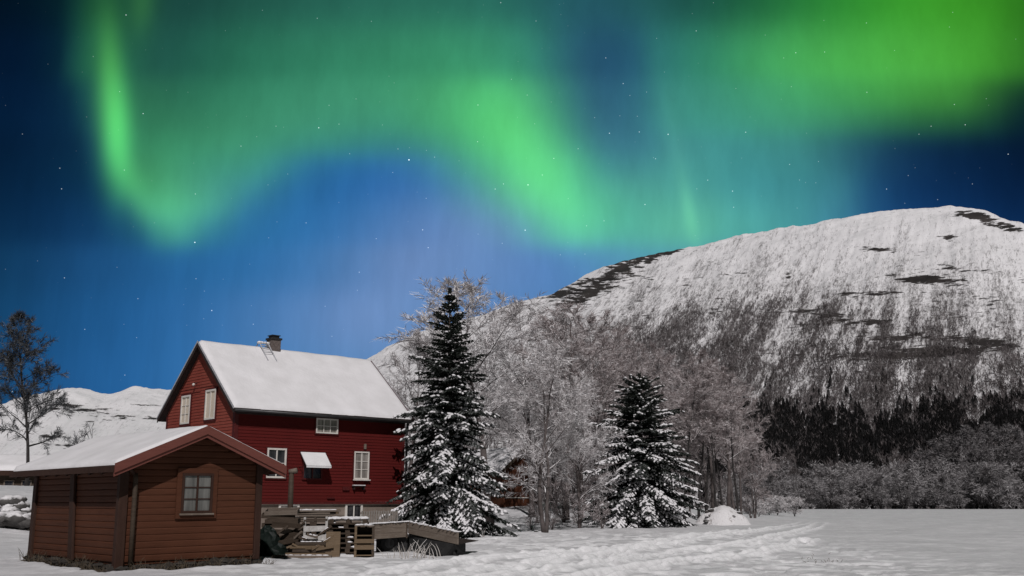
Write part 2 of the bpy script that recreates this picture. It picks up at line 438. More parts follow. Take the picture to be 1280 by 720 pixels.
def make_ground():
    fine = np.arange(-33, 33.01, 0.1)
    rest = np.arange(39, 327, 6.0)
    th = np.radians(np.concatenate([fine, rest])); nt = len(th)
    r = np.exp(np.concatenate([np.linspace(math.log(1.5), math.log(16), 90)[:-1], np.linspace(math.log(16), math.log(80), 420)[:-1], np.linspace(math.log(80), math.log(750), 170)])); nr = len(r)
    T, RR = np.meshgrid(th, r)
    X = RR*np.sin(T); Y = RR*np.cos(T)
    Z = gbase(X, Y)
    near = 1 - sstep(120, 240, RR)
    Z += near * (0.16*(fbm(X*.22, Y*.22, 3, 3) - .5) + 0.05*(fbm(X*.9, Y*.9, 3, 5) - .5))
    # wind crust: low ripples
    Z += near * 0.06*(fbm(X*1.1 + 3, Y*2.6, 3, 11) - .5) + near*.035*(fbm(X*2.6, Y*3.6, 3, 12) - .5)
    # trodden patch in front of the woodpiles and the trees
    tro = np.clip(fbm(X*1.7, Y*1.7, 3, 23), 0, 1)
    zone = sstep(-9, -3, X) * (1 - sstep(9, 14, X)) * sstep(18, 24, Y) * (1 - sstep(44, 52, Y))
    Z += -0.055 * zone * sstep(.52, .64, tro)
    ca, sa = math.cos(.764), math.sin(.764)
    lx = (X + 9.38)*ca + (Y - 24.73)*sa; ly = -(X + 9.38)*sa + (Y - 24.73)*ca
    dsh = np.maximum(np.maximum(-lx, lx - 3.65), np.maximum(-ly, ly - 6.0))
    dn = dsh + .9*(fbm(X*1.6, Y*1.6, 3, 88) - .5)
    soil = 1 - sstep(.35, .75, dn)
    Z -= .07*soil - .05*np.exp(-((dn - .75)/.2)**2)
    fresh_lit = .75*zone*sstep(.42, .62, fbm(X*2.2, Y*2.8, 3, 24)) + .22*sstep(.58, .72, fbm(X*1.0, Y*2.2, 3, 25))  # yard painted paler so the open field looks shaded
    for k, t in enumerate(TRACKS):
        pts = catmull([tuple(gpt(*q))[:2] for q in t])
        d = polyline_dist(X, Y, pts)
        mod = (.6 + .8*fbm(X*.8, Y*.8, 2, 40 + k))*(1 - sstep(50, 68, Y))
        Z += mod*(-0.10*np.exp(-(d/.20)**2) + 0.10*np.exp(-((d-.36)/.11)**2))
        fresh_lit = np.maximum(fresh_lit, np.clip(.35 + .65*mod, 0, 1)*np.exp(-((d-.34)/.14)**2))  # freshly turned snow along the tracks
    # drift against the woodpile and shed
    V = np.stack([X, Y, Z], -1).reshape(-1, 3)
    idx = np.arange(nr*nt).reshape(nr, nt)
    a = idx[:-1]; b = idx[1:]
    nxt = np.roll(np.arange(nt), -1)
    Fq = np.stack([a, b, b[:, nxt], a[:, nxt]], -1).reshape(-1, 4)
    # centre cap
    c = len(V); V = np.vstack([V, [[0, 0, 0.0]]])
    cap = np.stack([np.full(nt, c), idx[0], idx[0][nxt], idx[0][nxt]], -1)
    o = np_mesh('snow_field', V, Fq, M_SNOW, True, {'soil': np.append(soil.ravel(), 0), 'fresh_lit': np.append(np.clip(fresh_lit, 0, 1).ravel(), 0)})
    tri = MB()
    return o
ground = make_ground()
tag(ground, 'flat snow covered field with curved vehicle tracks across it', 'snow field', kind='structure')

# ------------------------------------------------------------------ mountains
CREST = [(-500,470),(-250,500),(-100,520),(0,512),(40,497),(62,491),(85,489),(108,492),(130,500),(150,493),(168,489),(190,492),(220,496),(300,500),(380,480),(430,462),(452,453),(480,437),(527,416),(590,397),(648,377),(691,366),(733,341),(760,330),(800,321),(830,313),(870,306),(900,299),(950,292),(1000,286),(1050,277),(1100,268),(1150,264),(1200,261),(1230,264),(1262,277),(1290,285),(1350,300),(1450,330),(1650,380)]
def crest_chart():
    xs, es = [], []
    for px, py in CREST:
        r = ray(px, py); xs.append(math.atan2(r.x, r.y)); es.append(r.z / math.hypot(r.x, r.y))
    return np.array(xs), np.array(es)
CT, CE = crest_chart()
cc, ss = math.cos(PITCH), math.sin(PITCH)
def project(X, Y, Z):
    dep = Y*cc + (Z-CAMH)*ss; v = -Y*ss + (Z-CAMH)*cc
    return 640 + 1250*X/dep, 360 - 1250*v/dep

def mountain_fields(px, py, TH, U):
    """which share of the surface is bare rock, and how thick the birch scrub stands"""
    n3 = fbm(px/70, py/26, 3, 93)
    rock = np.zeros_like(px)
    for cx, cy, wx, wy, sl, k in [(770,342,75,13,-.52,.74),(725,372,28,8,-.35,.74),(820,316,50,6,-.25,.9),(690,372,30,7,-.4,.6),(1250,282,34,7,.25,1.0),(1215,268,22,5,.1,.9),
                                  (1185,296,12,5,0,.8),(1150,350,50,5,.05,.9),(1075,367,55,5,0,.8),(1100,312,30,4,.1,.8),(1160,440,140,7,-.05,.9),(1060,402,50,5,0,.7),(1100,422,60,4,0,.6),(905,462,26,5,0,.8),
                                  (1215,425,60,5,.1,.7),(1000,390,90,5,.05,.4),(1230,340,50,4,.1,.6),(510,452,50,10,-.4,.5),(100,512,30,4,.1,.7),(75,510,30,6,0,.7),(180,522,40,4,0,.5),(65,545,30,3,0,.5),(100,560,50,5,.1,.5),(30,540,30,3,0,.4),(190,505,30,4,0,.5),(985,345,6,26,-.0,.5)]:
        dx = px - cx; dy = py - cy - sl*dx
        rock += k*np.exp(-(dx/wx)**2 - (dy/wy)**2)
    return np.clip(rock*1.4, 0, 1.1)*np.where(px < 330, 1.15, np.where(px > 880, 1.18, 1.0)) + .50*sstep(.40, .66, n3)*sstep(290, 340, py + (1-sstep(640, 900, px))*60)

def gully(px, py):
    """streaks that run down the slope, leaning left on the left flank"""
    lean = np.interp(px, [600, 1000, 1280], [.95, .42, -.05])
    q = px + (py - 400)*lean
    return fbm(q/15, py/80, 3, 51)*.40 + fbm(q/5.5, py/22, 3, 57)*.38 + fbm(px/26, py/14, 3, 58)*.22

def make_mountain():
    th = np.arange(R(-46), R(48), R(0.085)); nt = len(th)
    E = np.interp(th, CT, CE)
    kern = np.exp(-np.linspace(-2, 2, 13)**2); kern /= kern.sum()
    Es = np.convolve(np.pad(E, 6, 'edge'), kern, 'valid')
    px0 = np.degrees(th)
    Rc = np.interp(px0, [-46, -27, -10, 2, 12, 28, 48], [2900, 2700, 2600, 2300, 2050, 1750, 1650])
    r0 = np.interp(px0, [-46, -20, 0, 10, 48], [160, 210, 380, 430, 430])
    u = np.concatenate([np.linspace(0, 1, 250)**1.0, np.linspace(1.02, 1.5, 12)]); nu = len(u)
    U, TH = np.meshgrid(u, th, indexing='ij')
    uu = np.clip(U, 0, 1)
    f = np.sin(uu*math.pi/2)**1.45
    Rr = r0[None] + U*(Rc - r0)[None]
    mx = (f/Rr)[:250].max(0)
    Hc = Es/mx
    Zm = Hc[None]*f
    X = Rr*np.sin(TH); Y = Rr*np.cos(TH)
    amp = np.sin(np.clip(U, 0, 1)*math.pi)**.8
    Zm += amp*34*(fbm(X/210, Y/210, 4, 31) - .5)
    Zm += sstep(0.1, .5, U)*11*(fbm(X/46, Y/46, 4, 37, .6) - .5)
    p, q = project(X, Y, Zm + CAMH)
    Zm += amp*6*(gully(p, q) - .5)
    Zm = np.where(U > 1, Zm - (U-1)*Rc[None]*.55, Zm)
    Z = Zm + CAMH - (1-sstep(0, .02, U))*7
    p, q = project(X, Y, Z)
    rock = mountain_fields(p, q, TH, U)
    # ledges: bare rock stands a little steeper
    V = np.stack([X, Y, Z], -1).reshape(-1, 3)
    idx = np.arange(nu*nt).reshape(nu, nt)
    Fq = np.stack([idx[:-1, :-1], idx[:-1, 1:], idx[1:, 1:], idx[1:, :-1]], -1).reshape(-1, 4)
    m, N, b = material('mountain_snow')
    def attr(nm):
        x = N.n.new('ShaderNodeAttribute'); x.attribute_name = nm; return x.outputs['Fac']
    co = objco(N)
    def slope_noise(ku, kv, detail, rough, seed, nm='tu'):
        cmb = N.n.new('ShaderNodeCombineXYZ')
        N.put(cmb.inputs[0], N.m('MULTIPLY', attr(nm), 1/ku)); N.put(cmb.inputs[1], N.m('MULTIPLY', attr('tv'), 1/kv)); cmb.inputs[2].default_value = seed
        return N.noise(cmb.outputs[0], 1.0, detail, rough)
    n = N.noise(N.mapping(co, (1, 1, 2.2)), .075, 6, .7)
    n2 = N.noise(co, .02, 4, .6)
    # rock: ragged ledges along the slope
    l1 = slope_noise(15, 2.6, 5, .64, 1.3, 'ta'); l2 = slope_noise(42, 9, 3, .5, 4.1, 'ta')
    ln = N.m('ADD', N.m('MULTIPLY', l1, .75), N.m('MULTIPLY', l2, .25))
    rf = N.m('ADD', N.m('MULTIPLY', attr('rock'), .182), ln)
    rk = N.mapr(rf, .655, .705)
    rockc = N.mix(N.mapr(n2, .3, .7), (.020, .018, .018), (.06, .053, .05))
    # scrub: dark twiggy streaks that run down the slope between clean snow chutes
    s1 = slope_noise(3.6, 8.0, 5, .72, 0.0); s2 = slope_noise(19, 60, 4, .65, 7.7); s3 = slope_noise(1.6, 2.6, 3, .75, 9.1)
    sn = N.m('ADD', N.m('ADD', N.m('MULTIPLY', s1, .45), N.m('MULTIPLY', s2, .22)), N.m('MULTIPLY', s3, .33))
    sf = N.mapr(N.m('ADD', sn, N.m('MULTIPLY', attr('scrub'), .20)), .545, .695)
    sf = N.m('MULTIPLY', sf, N.mapr(attr('scrub'), 0.0, .12))
    snowc = N.mix(N.mapr(n2, .3, .75), (.76, .755, .76), (.84, .835, .84))
    snowc = N.mix(N.m('MULTIPLY', sf, .92), snowc, (.075, .065, .063))
    N.put(b.inputs['Base Color'], N.mix(rk, snowc, rockc))
    b.inputs['Roughness'].default_value = .85
    b.inputs['Specular IOR Level'].default_value = .1
    bump(N, b, n, .35, 6.0)
    up_ = np.interp(p, [400, 560, 700, 800, 900, 1000, 1150, 1300, 1500], [425, 400, 345, 303, 286, 274, 292, 308, 325])
    scrub = (.10*sstep(-80, -20, q - up_) + .90*sstep(-30, 150, q - up_))*(.6 + .4*sstep(.4, .6, gully(p, q)))*np.where(p < 640, np.where(p < 300, .12, .7), 1)
    tv = (np.arctan2(Z - CAMH, Rr))*1250
    tu = TH*1250
    lean = np.interp(tu, [-60, 360, 640], [.95, .45, -.05])
    tq = tu - (tv - 250)*lean
    o = np_mesh('mountain', V, Fq, m, True, {'rock': rock.ravel(), 'scrub': scrub.ravel(), 'tu': tq.ravel(), 'tv': tv.ravel(), 'ta': (tu - tv*.15).ravel()})
    tag(o, 'broad snow covered mountain ridge with dark rock bands behind the farm', 'mountain', kind='structure')
    return u, th, X, Y, Z, p, q
MU, MTH, MX, MY, MZ, MPX, MPY = make_mountain()

def frost_far():
    m, N, b = material('far_spruce')
    g = N.n.new('ShaderNodeNewGeometry'); sz = N.n.new('ShaderNodeSeparateXYZ'); N.l.new(g.outputs['Normal'], sz.inputs[0])
    n = N.noise(objco(N), .12, 4, .7)
    f = N.mapr(N.m('ADD', N.m('ABSOLUTE', sz.outputs[2]), N.m('MULTIPLY', N.m('SUBTRACT', n, .5), 2.2)), .45, 1.1)
    N.put(b.inputs['Base Color'], N.mix(f, (.009, .009, .009), (.085, .082, .084)))
    b.inputs['Roughness'].default_value = .95
    b.inputs['Specular IOR Level'].default_value = .05
    return m
def mountain_woods():
    rng = np.random.default_rng(5)
    # scatter candidates over the visible slope
    def pick(n, accept):
        out = []
        got = 0
        while got < n:
            k = 60000
            i = rng.random(k)*(248); j = rng.random(k)*(len(MTH)-2)
            # even cover in real area: weight with distance
            i0 = i.astype(int); j0 = j.astype(int); fi = i - i0; fj = j - j0
            def b(A): return (A[i0, j0]*(1-fi)*(1-fj) + A[i0+1, j0]*fi*(1-fj) + A[i0, j0+1]*(1-fi)*fj + A[i0+1, j0+1]*fi*fj)
            x, y, z, p, q = b(MX), b(MY), b(MZ), b(MPX), b(MPY)
            ok = rng.random(k) < accept(p, q)*np.hypot(x, y)/2200
            out.append(np.stack([x, y, z, p, q], -1)[ok]); got += int(ok.sum())
        return np.concatenate(out)[:n]
    def birch_zone(p, q):
        top = np.interp(p, [400, 560, 700, 800, 900, 1000, 1150, 1300, 1500], [470, 450, 405, 360, 335, 330, 352, 378, 400])
        d = sstep(0, 130, q - top)
        g = gully(p, q)
        band = fbm(p/60, q/11, 3, 61)
        a = (.10 + .90*sstep(.42, .62, g + .10*d + .16*(band-.5)))*sstep(0, .7, d)
        a += .9*sstep(440, 500, q)*(p > 850)*sstep(.35, .6, band)*.5
        a = np.where(p < 640, np.where(p < 300, 0, a*.6), a)
        return np.clip(a, 0, 1)
    B = pick(60000, birch_zone)
    n = len(B)
    h = rng.uniform(1.8, 6.5, n)*np.interp(B[:, 4], [330, 520], [.75, 1.3])
    # each tree: a stem and six twig blades
    nb = 7
    ang = rng.random((n, nb))*2*math.pi
    zb = np.concatenate([np.zeros((n, 1)), rng.uniform(.10, .6, (n, nb-1))], 1)*h[:, None]
    ln = np.concatenate([h[:, None], rng.uniform(.25, .5, (n, nb-1))*h[:, None]], 1)
    out = np.concatenate([np.zeros((n, 1)), rng.uniform(.35, 1.0, (n, nb-1))], 1)*ln*.9
    w = np.concatenate([np.full((n, 1), .07), rng.uniform(.16, .34, (n, nb-1))], 1)
    base = np.stack([np.repeat(B[:, 0:1], nb, 1), np.repeat(B[:, 1:2], nb, 1), B[:, 2:3] + zb - .3], -1)
    tip = base + np.stack([np.cos(ang)*out, np.sin(ang)*out, ln*np.where(np.arange(nb) == 0, 1, .75)], -1)
    sd = rng.random((n, nb))*math.pi
    off = np.stack([np.cos(sd)*w, np.sin(sd)*w, np.zeros_like(w)], -1)
    V = np.stack([base - off, base + off, tip], 2).reshape(-1, 3)
    Ff = np.arange(len(V)).reshape(-1, 3)
    o = np_mesh('birch_scrub', V, Ff, simple('bare_scrub', (.050, .042, .040), (.19, .17, .17), .05, .9), False)
    tag(o, 'thin bare birch scrub streaking the snowy mountainside', 'birch scrub', kind='stuff')
    def spruce_zone(p, q):
        lo = np.interp(p, [850, 960, 1100, 1200, 1300], [600, 600, 590, 560, 540])
        hi = np.interp(p, [850, 900, 940, 1000, 1060, 1120, 1200, 1280, 1400], [498, 508, 506, 510, 514, 516, 508, 500, 492]) + 26*(fbm(p/11, q*0 + 3, 3, 99) - .5)
        a = sstep(-14, 30, q - hi)**1.5*(1 - sstep(-6, 6, q - lo))*(p > 850)
        gap = sstep(.34, .46, fbm(p/14, q/16, 3, 97) + .10*(q < 560)*(p < 1180))
        rare = .05*sstep(455, 520, q)*(p > 800)*sstep(.5, .7, fbm(p/20, q/30, 2, 15))
        return np.clip(a*gap + rare*(1-a), 0, 1)
    S = pick(13000, spruce_zone)
    n = len(S); h = rng.uniform(3.0, 7.0, n)*np.where(rng.random(n) < .05, 1.35, 1.0)
    tiers, spikes = 6, 8
    P, T = [], []
    for t in range(tiers):
        zt = .10 + .9*t/tiers
        zc = zt + .30
        rad = (1 - t/tiers)**.7*.24
        for s in range(spikes):
            a0 = rng.random(n)*.6 + 2*math.pi*s/spikes
            rr = rad*h*rng.uniform(.75, 1.2, n)
            top = np.stack([S[:, 0], S[:, 1], S[:, 2] + np.minimum(zc, 1.0)*h], -1)
            pa = np.stack([S[:, 0] + np.cos(a0)*rr, S[:, 1] + np.sin(a0)*rr, S[:, 2] + (zt - .03*rng.random(n))*h], -1)
            pb = np.stack([S[:, 0] + np.cos(a0+.75)*rr*.7, S[:, 1] + np.sin(a0+.75)*rr*.7, S[:, 2] + (zt+.05)*h], -1)
            P.append(np.stack([top, pa, pb], 1))
    V = np.concatenate(P).reshape(-1, 3)
    o = np_mesh('spruce_wood', V, np.arange(len(V)).reshape(-1, 3), frost_far(), False)
    tag(o, 'dark spruce wood along the foot of the mountain', 'spruce wood', kind='stuff')
mountain_woods()

# ------------------------------------------------------------------ building materials
def painted_wood(name, c1, c2, c3, along='x', wear=.62):
    """painted boards: colour drifts along the grain, the odd worn streak"""
    m, N, b = material(name)
    co = objco(N)
    st = (1.2, 1.2, 14) if along == 'x' else (9, 9, 1)
    n = N.noise(N.mapping(co, st), 1.6, 5, .6)
    big = N.noise(co, .7, 3, .5)
    w = N.noise(N.mapping(co, (2.2, 2.2, 22) if along == 'x' else (22, 22, 2)), 2.5, 6, .75)
    c = N.mix(N.mapr(N.m('ADD', N.m('MULTIPLY', n, .5), N.m('MULTIPLY', big, .5)), .35, .65), c1, c2)
    c = N.mix(N.mapr(w, wear, wear + .14), c, c3)
    N.put(b.inputs['Base Color'], c)
    b.inputs['Roughness'].default_value = .7
    b.inputs['Specular IOR Level'].default_value = .2
    bump(N, b, n, .35, .01)
    return m
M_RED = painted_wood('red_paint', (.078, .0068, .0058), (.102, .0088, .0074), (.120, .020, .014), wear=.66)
M_REDG = painted_wood('red_paint_gable', (.19, .036, .025), (.26, .066, .046), (.32, .14, .105), wear=.58)  # separate lighter red for the gable end
M_REDTRIM = simple('dark_red_trim', (.055, .006, .006), (.085, .010, .009), 6, .6)
M_BROWN = painted_wood('brown_stain', (.059, .0205, .0097), (.092, .0332, .0166), (.135, .060, .038), wear=.63)
M_BARGE = painted_wood('brown_red_board', (.130, .043, .033), (.165, .058, .045), (.20, .09, .07), wear=.62)
M_POST = painted_wood('dark_brown_post', (.030, .014, .0095), (.052, .026, .018), (.10, .07, .052), 'z', wear=.60)
M_DARK = simple('dark_eave_board_and_shade', (.018, .012, .011), (.035, .022, .019), 5, .7)
M_STONE = simple('foundation_plaster', (.17, .135, .11), (.26, .215, .18), 1.6, .9, bmp=.5, detail=6)
M_CREAM = simple('white_window_paint', (.58, .55, .50), (.70, .67, .62), 4, .5)
M_PALE = simple('pale_curtain', (.52, .45, .36), (.66, .58, .48), 2.2, .8, stretch=(9, 9, .6))
M_CHIM = simple('chimney_brick', (.085, .068, .062), (.17, .14, .128), 9, .9, bmp=.4)
M_METAL = simple('dark_sheet_metal', (.015, .015, .016), (.035, .034, .034), 4, .45, spec=.5)
M_LADDER = simple('galvanised_ladder', (.30, .31, .33), (.5, .5, .52), 6, .4)
M_CLOTH = simple('awning_canvas', (.70, .70, .70), (.78, .78, .78), 3, .8)
M_GREY = painted_wood('weathered_grey_wood', (.115, .089, .069), (.195, .160, .130), (.28, .245, .21), wear=.55)
M_GREYD = painted_wood('dark_weathered_wood', (.036, .025, .017), (.074, .054, .039), (.13, .105, .082), wear=.57)
M_TAN = painted_wood('raw_tan_wood', (.105, .072, .042), (.175, .125, .078), (.23, .18, .13), wear=.57)
M_BLACK = simple('black_rubber_shade', (.012, .012, .012), (.025, .025, .025), 8, .8)  # tyres, and the blocks painted as shade under the cart
M_TARP = simple('dark_green_tarpaulin', (.003, .0065, .005), (.007, .013, .010), 4, .55, bmp=.5, spec=.25)

def glass(name, base, base2, rough=.12):
    m, N, b = material(name)
    n = N.noise(N.mapping(objco(N), (6, 6, .8)), 1.3, 3, .5)
    N.put(b.inputs['Base Color'], N.mix(N.mapr(n, .35, .65), base, base2))
    b.inputs['Roughness'].default_value = rough
    b.inputs['Specular IOR Level'].default_value = .6
    return m
M_PANE = glass('curtained_pane', (.16, .145, .13), (.30, .275, .25))
M_PANED = glass('dark_pane', (.012, .012, .014), (.05, .048, .05))
M_PANES = glass('shed_pane', (.085, .085, .078), (.17, .168, .155), .2)

def cladding(mb, axis, a0, a1f, z0, z1, pitch, fixed, out, depth=.018):
    """lapped horizontal boards; a0(z), a1f(z) give the ends at a height"""
    z = z0
    while z < z1 - .02:
        zt = min(z + pitch, z1)
        l0, l1, t0, t1 = a0(z), a1f(z), a0(zt), a1f(zt)
        if l1 - l0 > .05:
            if t1 <= t0: t0 = t1 = (t0 + t1) / 2
            lo, hi = fixed + out*(depth + .006), fixed + out*.006
            P = (lambda a, d, zz: (a, d, zz)) if axis == 'x' else (lambda a, d, zz: (d, a, zz))
            mb.face([P(l0, lo, z), P(l1, lo, z), P(t1, hi, zt), P(t0, hi, zt)])
            mb.face([P(l0, fixed, z), P(l1, fixed, z), P(l1, lo, z), P(l0, lo, z)])
        z = zt

def window(parent, face, u0, u1, z0, z1, d, cols, rows, frame_mat, pane_mat, fw=.07, mw=.035, out=.06, casing=None, cw=.09, sill=None):
    """face 'x': lies in the plane y=d looking to -y; face 'y': plane x=d looking to -x"""
    def bx(mb, a0, a1, b0, b1, n0, n1):
        if face == 'x': mb.box(a0, a1, d - n1, d - n0, b0, b1)
        else: mb.box(d - n1, d - n0, a0, a1, b0, b1)
    mb = MB()
    bx(mb, u0, u1, z0, z0 + fw, 0, out); bx(mb, u0, u1, z1 - fw, z1, 0, out)
    bx(mb, u0, u0 + fw, z0 + fw, z1 - fw, 0, out); bx(mb, u1 - fw, u1, z0 + fw, z1 - fw, 0, out)
    iu0, iu1, iz0, iz1 = u0 + fw, u1 - fw, z0 + fw, z1 - fw
    for k in range(1, cols):
        c = iu0 + (iu1 - iu0)*k/cols; w = mw if cols != 2 else mw*1.4
        bx(mb, c - w/2, c + w/2, iz0, iz1, .02, out - .012)
    for k in range(1, rows):
        c = iz0 + (iz1 - iz0)*k/rows
        bx(mb, iu0, iu1, c - mw*.4, c + mw*.4, .02, out - .02)
    w = MB(); 
    if casing is not None:
        bx(w, u0 - cw, u1 + cw, z1, z1 + cw, 0, out*.7); bx(w, u0 - cw, u1 + cw, z0 - cw, z0, 0, out*.7)
        bx(w, u0 - cw, u0, z0, z1, 0, out*.7); bx(w, u1, u1 + cw, z0, z1, 0, out*.7)
        win = w.build('window', casing, parent, bevel=.004)
        mb.build('frame', frame_mat, win, bevel=.004)
    else:
        win = mb.build('window', frame_mat, parent, bevel=.004)
    p = MB(); bx(p, iu0, iu1, iz0, iz1, .004, .016)
    p.build('pane', pane_mat, win)
    if sill is not None:
        s = MB(); bx(s, u0 - .05, u1 + .05, z0 - .05, z0 - .003, out, out + .06)
        s.build('sill', sill, win, bevel=.006)
    return win

def roof_slab(mb, x0, x1, xr, zr, slope, lo, up, th, off=0.0, n=1, axis='y'):
    """two slabs meeting over the ridge line; profile runs along local y (axis 'y') or x"""
    pass

def snow_slab(name, mat, parent, profile, a0, a1, axis, seed, th=.13, na=60, nb=26, ragged=.05):
    """soft snow blanket over a pair of roof slopes; profile = [(s, z)...] eave, ridge, eave"""
    (sa, za), (sr, zr), (sb, zb) = profile
    V, Fq = [], []
    s = np.concatenate([np.linspace(sa, sr, nb), np.linspace(sr, sb, nb)[1:]])
    a = np.linspace(a0, a1, na)
    A, S = np.meshgrid(a, s, indexing='ij')
    z = np.where(S < sr, za + (zr - za)*(S - sa)/(sr - sa), zr + (zb - zr)*(S - sr)/(sb - sr))
    k = (zr - za)/(sr - sa)
    z = z - np.exp(-((S - sr)/.10)**2)*abs(k)*.05
    edge = np.minimum(np.minimum(A - a0, a1 - A)/.10, np.minimum(S - sa, sb - S)/.12)
    rnd = np.sqrt(np.clip(1 - (1 - np.clip(edge, 0, 1))**2, 0, 1))
    t = th*(.72 + .5*fbm(A*1.1 + seed, S*1.1, 3, seed))*rnd + .004
    rg = ragged*(fbm(A*3 + seed, S*0 + seed, 3, seed + 4) - .5)
    S2 = S + np.where(S == sa, -rg, np.where(S == sb, rg, 0))
    top = z + t
    P = lambda AA, SS, ZZ: np.stack([AA, SS, ZZ], -1) if axis == 'x' else np.stack([SS, AA, ZZ], -1)
    V = np.concatenate([P(A, S2, top).reshape(-1, 3), P(A, S2, z + .002).reshape(-1, 3)])
    n0, n1 = A.shape; idx = np.arange(n0*n1).reshape(n0, n1); o2 = n0*n1
    q = np.stack([idx[:-1, :-1], idx[1:, :-1], idx[1:, 1:], idx[:-1, 1:]], -1).reshape(-1, 4)
    fs = [q, q[:, ::-1] + o2]
    for e in (idx[0], idx[-1][::-1], idx[:, 0][::-1], idx[:, -1]):
        fs.append(np.stack([e[:-1], e[1:], e[1:] + o2, e[:-1] + o2], -1))
    o = np_mesh(name, V, np.concatenate(fs), mat, True)
    o.parent = parent
    return o

# ------------------------------------------------------------------ the red farmhouse
HL, HW, ZB, ZE, ZR = 8.13, 6.18, 1.67, 5.37, 8.02
house = empty('farmhouse', (-10.75, 39.06, 0), 'tall red timber farmhouse with snowy gable roof and brick chimney', 'house', .747)
SL = (ZR - ZE)/(HW/2)
MB().box(.05, HL - .05, .05, HW - .05, -.6, ZB - .01).build('foundation', M_STONE, house)
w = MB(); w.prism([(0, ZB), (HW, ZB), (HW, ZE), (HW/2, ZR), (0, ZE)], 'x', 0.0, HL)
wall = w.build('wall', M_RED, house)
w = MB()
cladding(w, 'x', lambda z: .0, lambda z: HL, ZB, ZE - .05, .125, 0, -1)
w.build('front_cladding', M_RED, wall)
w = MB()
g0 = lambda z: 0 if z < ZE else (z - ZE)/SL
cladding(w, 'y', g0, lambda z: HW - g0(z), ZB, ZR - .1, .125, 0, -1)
gc = w.build('gable_cladding', M_REDG, wall); gc['label'] = 'lighter red boards on the gable end'
for x0, x1, y0, y1 in ((-.045, .12, -.048, .13), (HL - .12, HL + .03, -.045, -.004), (-.045, -.004, HW - .13, HW)):
    MB().box(x0, x1, y0, y1, ZB, ZE - .1).build('corner_board', M_REDTRIM, wall)
MB().box(-.05, HL + .04, -.058, -.030, ZB - .09, ZB - .002).build('drip_board', M_REDTRIM, wall)
MB().box(-.02, HL + .02, -.052, -.022, ZE - .34, ZE - .02).build('eave_shade_strip', M_DARK, wall)  # dark strip put on the wall in place of the eave's shadow
w = MB(); w.box(-.045, -.028, 3.1, 3.9, 6.14, 6.26); w.box(-.04, -.027, .9, HW - .9, 6.30, 6.36)
w.build('gable_band', M_REDG, wall)
# roof
OV, EO, TH = .27, .34, .16
def roof_poly(s0, zofs, t, hw, zr, sl, eo):
    ye, ze_ = -eo, zr - sl*(hw/2 + eo)
    return [(ye, ze_ + zofs), (hw/2, zr + zofs), (hw + eo, ze_ + zofs), (hw + eo, ze_ + zofs + t), (hw/2, zr + zofs + t), (ye, ze_ + zofs + t)]
r_ = MB(); r_.prism(roof_poly(0, .004, TH, HW, ZR, SL, EO), 'x', -OV, HL + OV)
roof = r_.build('roof', M_DARK, house)
zeav = ZR - SL*(HW/2 + EO)
snow_slab('roof_snow', M_PACK, roof, [(-EO - .03, zeav + TH + .004 - SL*.03), (HW/2, ZR + TH + .004), (HW + EO + .03, zeav + TH + .004 - SL*.03)], -OV - .02, HL + OV + .02, 'x', 3, .12)
for xx in (-OV - .03, HL + OV):
    b_ = MB()
    for sgn in (0, 1):
        p = [(-EO - .02, zeav - .05), (HW/2, ZR - .05 + .0), (HW/2, ZR + TH + .02), (-EO - .02, zeav + TH + .02)]
        if sgn: p = [(HW - a, z) for a, z in reversed(p)]
        b_.prism(p, 'x', xx, xx + .03)
    b_.build('barge_board', M_REDTRIM if xx > 0 else M_DARK, roof)
    t_ = MB()
    for sgn in (0, 1):
        p = [(-EO - .05, zeav + TH - .06), (HW/2, ZR + TH - .03), (HW/2, ZR + TH + .05), (-EO - .05, zeav + TH + .02)]
        if sgn: p = [(HW - a, z) for a, z in reversed(p)]
        t_.prism(p, 'x', xx - .014 if xx < 0 else xx + .031, xx - .002 if xx < 0 else xx + .045)
    t_.build('edge_flashing', M_LADDER, roof)
f_ = MB(); f_.box(-OV, HL + OV, -EO - .03, -EO - .004, zeav - .03, zeav + TH - .01)
f_.build('fascia', M_DARK, roof)
g_ = MB(); g_.tube([(-OV, -EO - .09, zeav + .06), (HL + OV, -EO - .09, zeav + .03)], .055, 8)
g_.build('gutter', M_METAL, roof, True)
d_ = MB(); d_.tube([(HL + .14, -.10, zeav), (HL + .10, -.09, zeav - .35), (HL + .10, -.09, .9)], .055, 8)
d_.build('downpipe', M_METAL, house, True)
# chimney
c_ = MB(); c_.box(3.00, 3.46, HW/2 - .22, HW/2 + .22, ZR - .3, ZR + .60)
ch = c_.build('chimney', M_CHIM, roof, bevel=.01)
c_ = MB(); c_.box(2.96, 3.50, HW/2 - .26, HW/2 + .26, ZR + .601, ZR + .69); c_.box(3.06, 3.40, HW/2 - .17, HW/2 + .17, ZR + .691, ZR + .78)
c_.box(3.02, 3.44, HW/2 - .21, HW/2 + .21, ZR + .781, ZR + .82)
c_.build('chimney_cap', M_METAL, ch, bevel=.008)
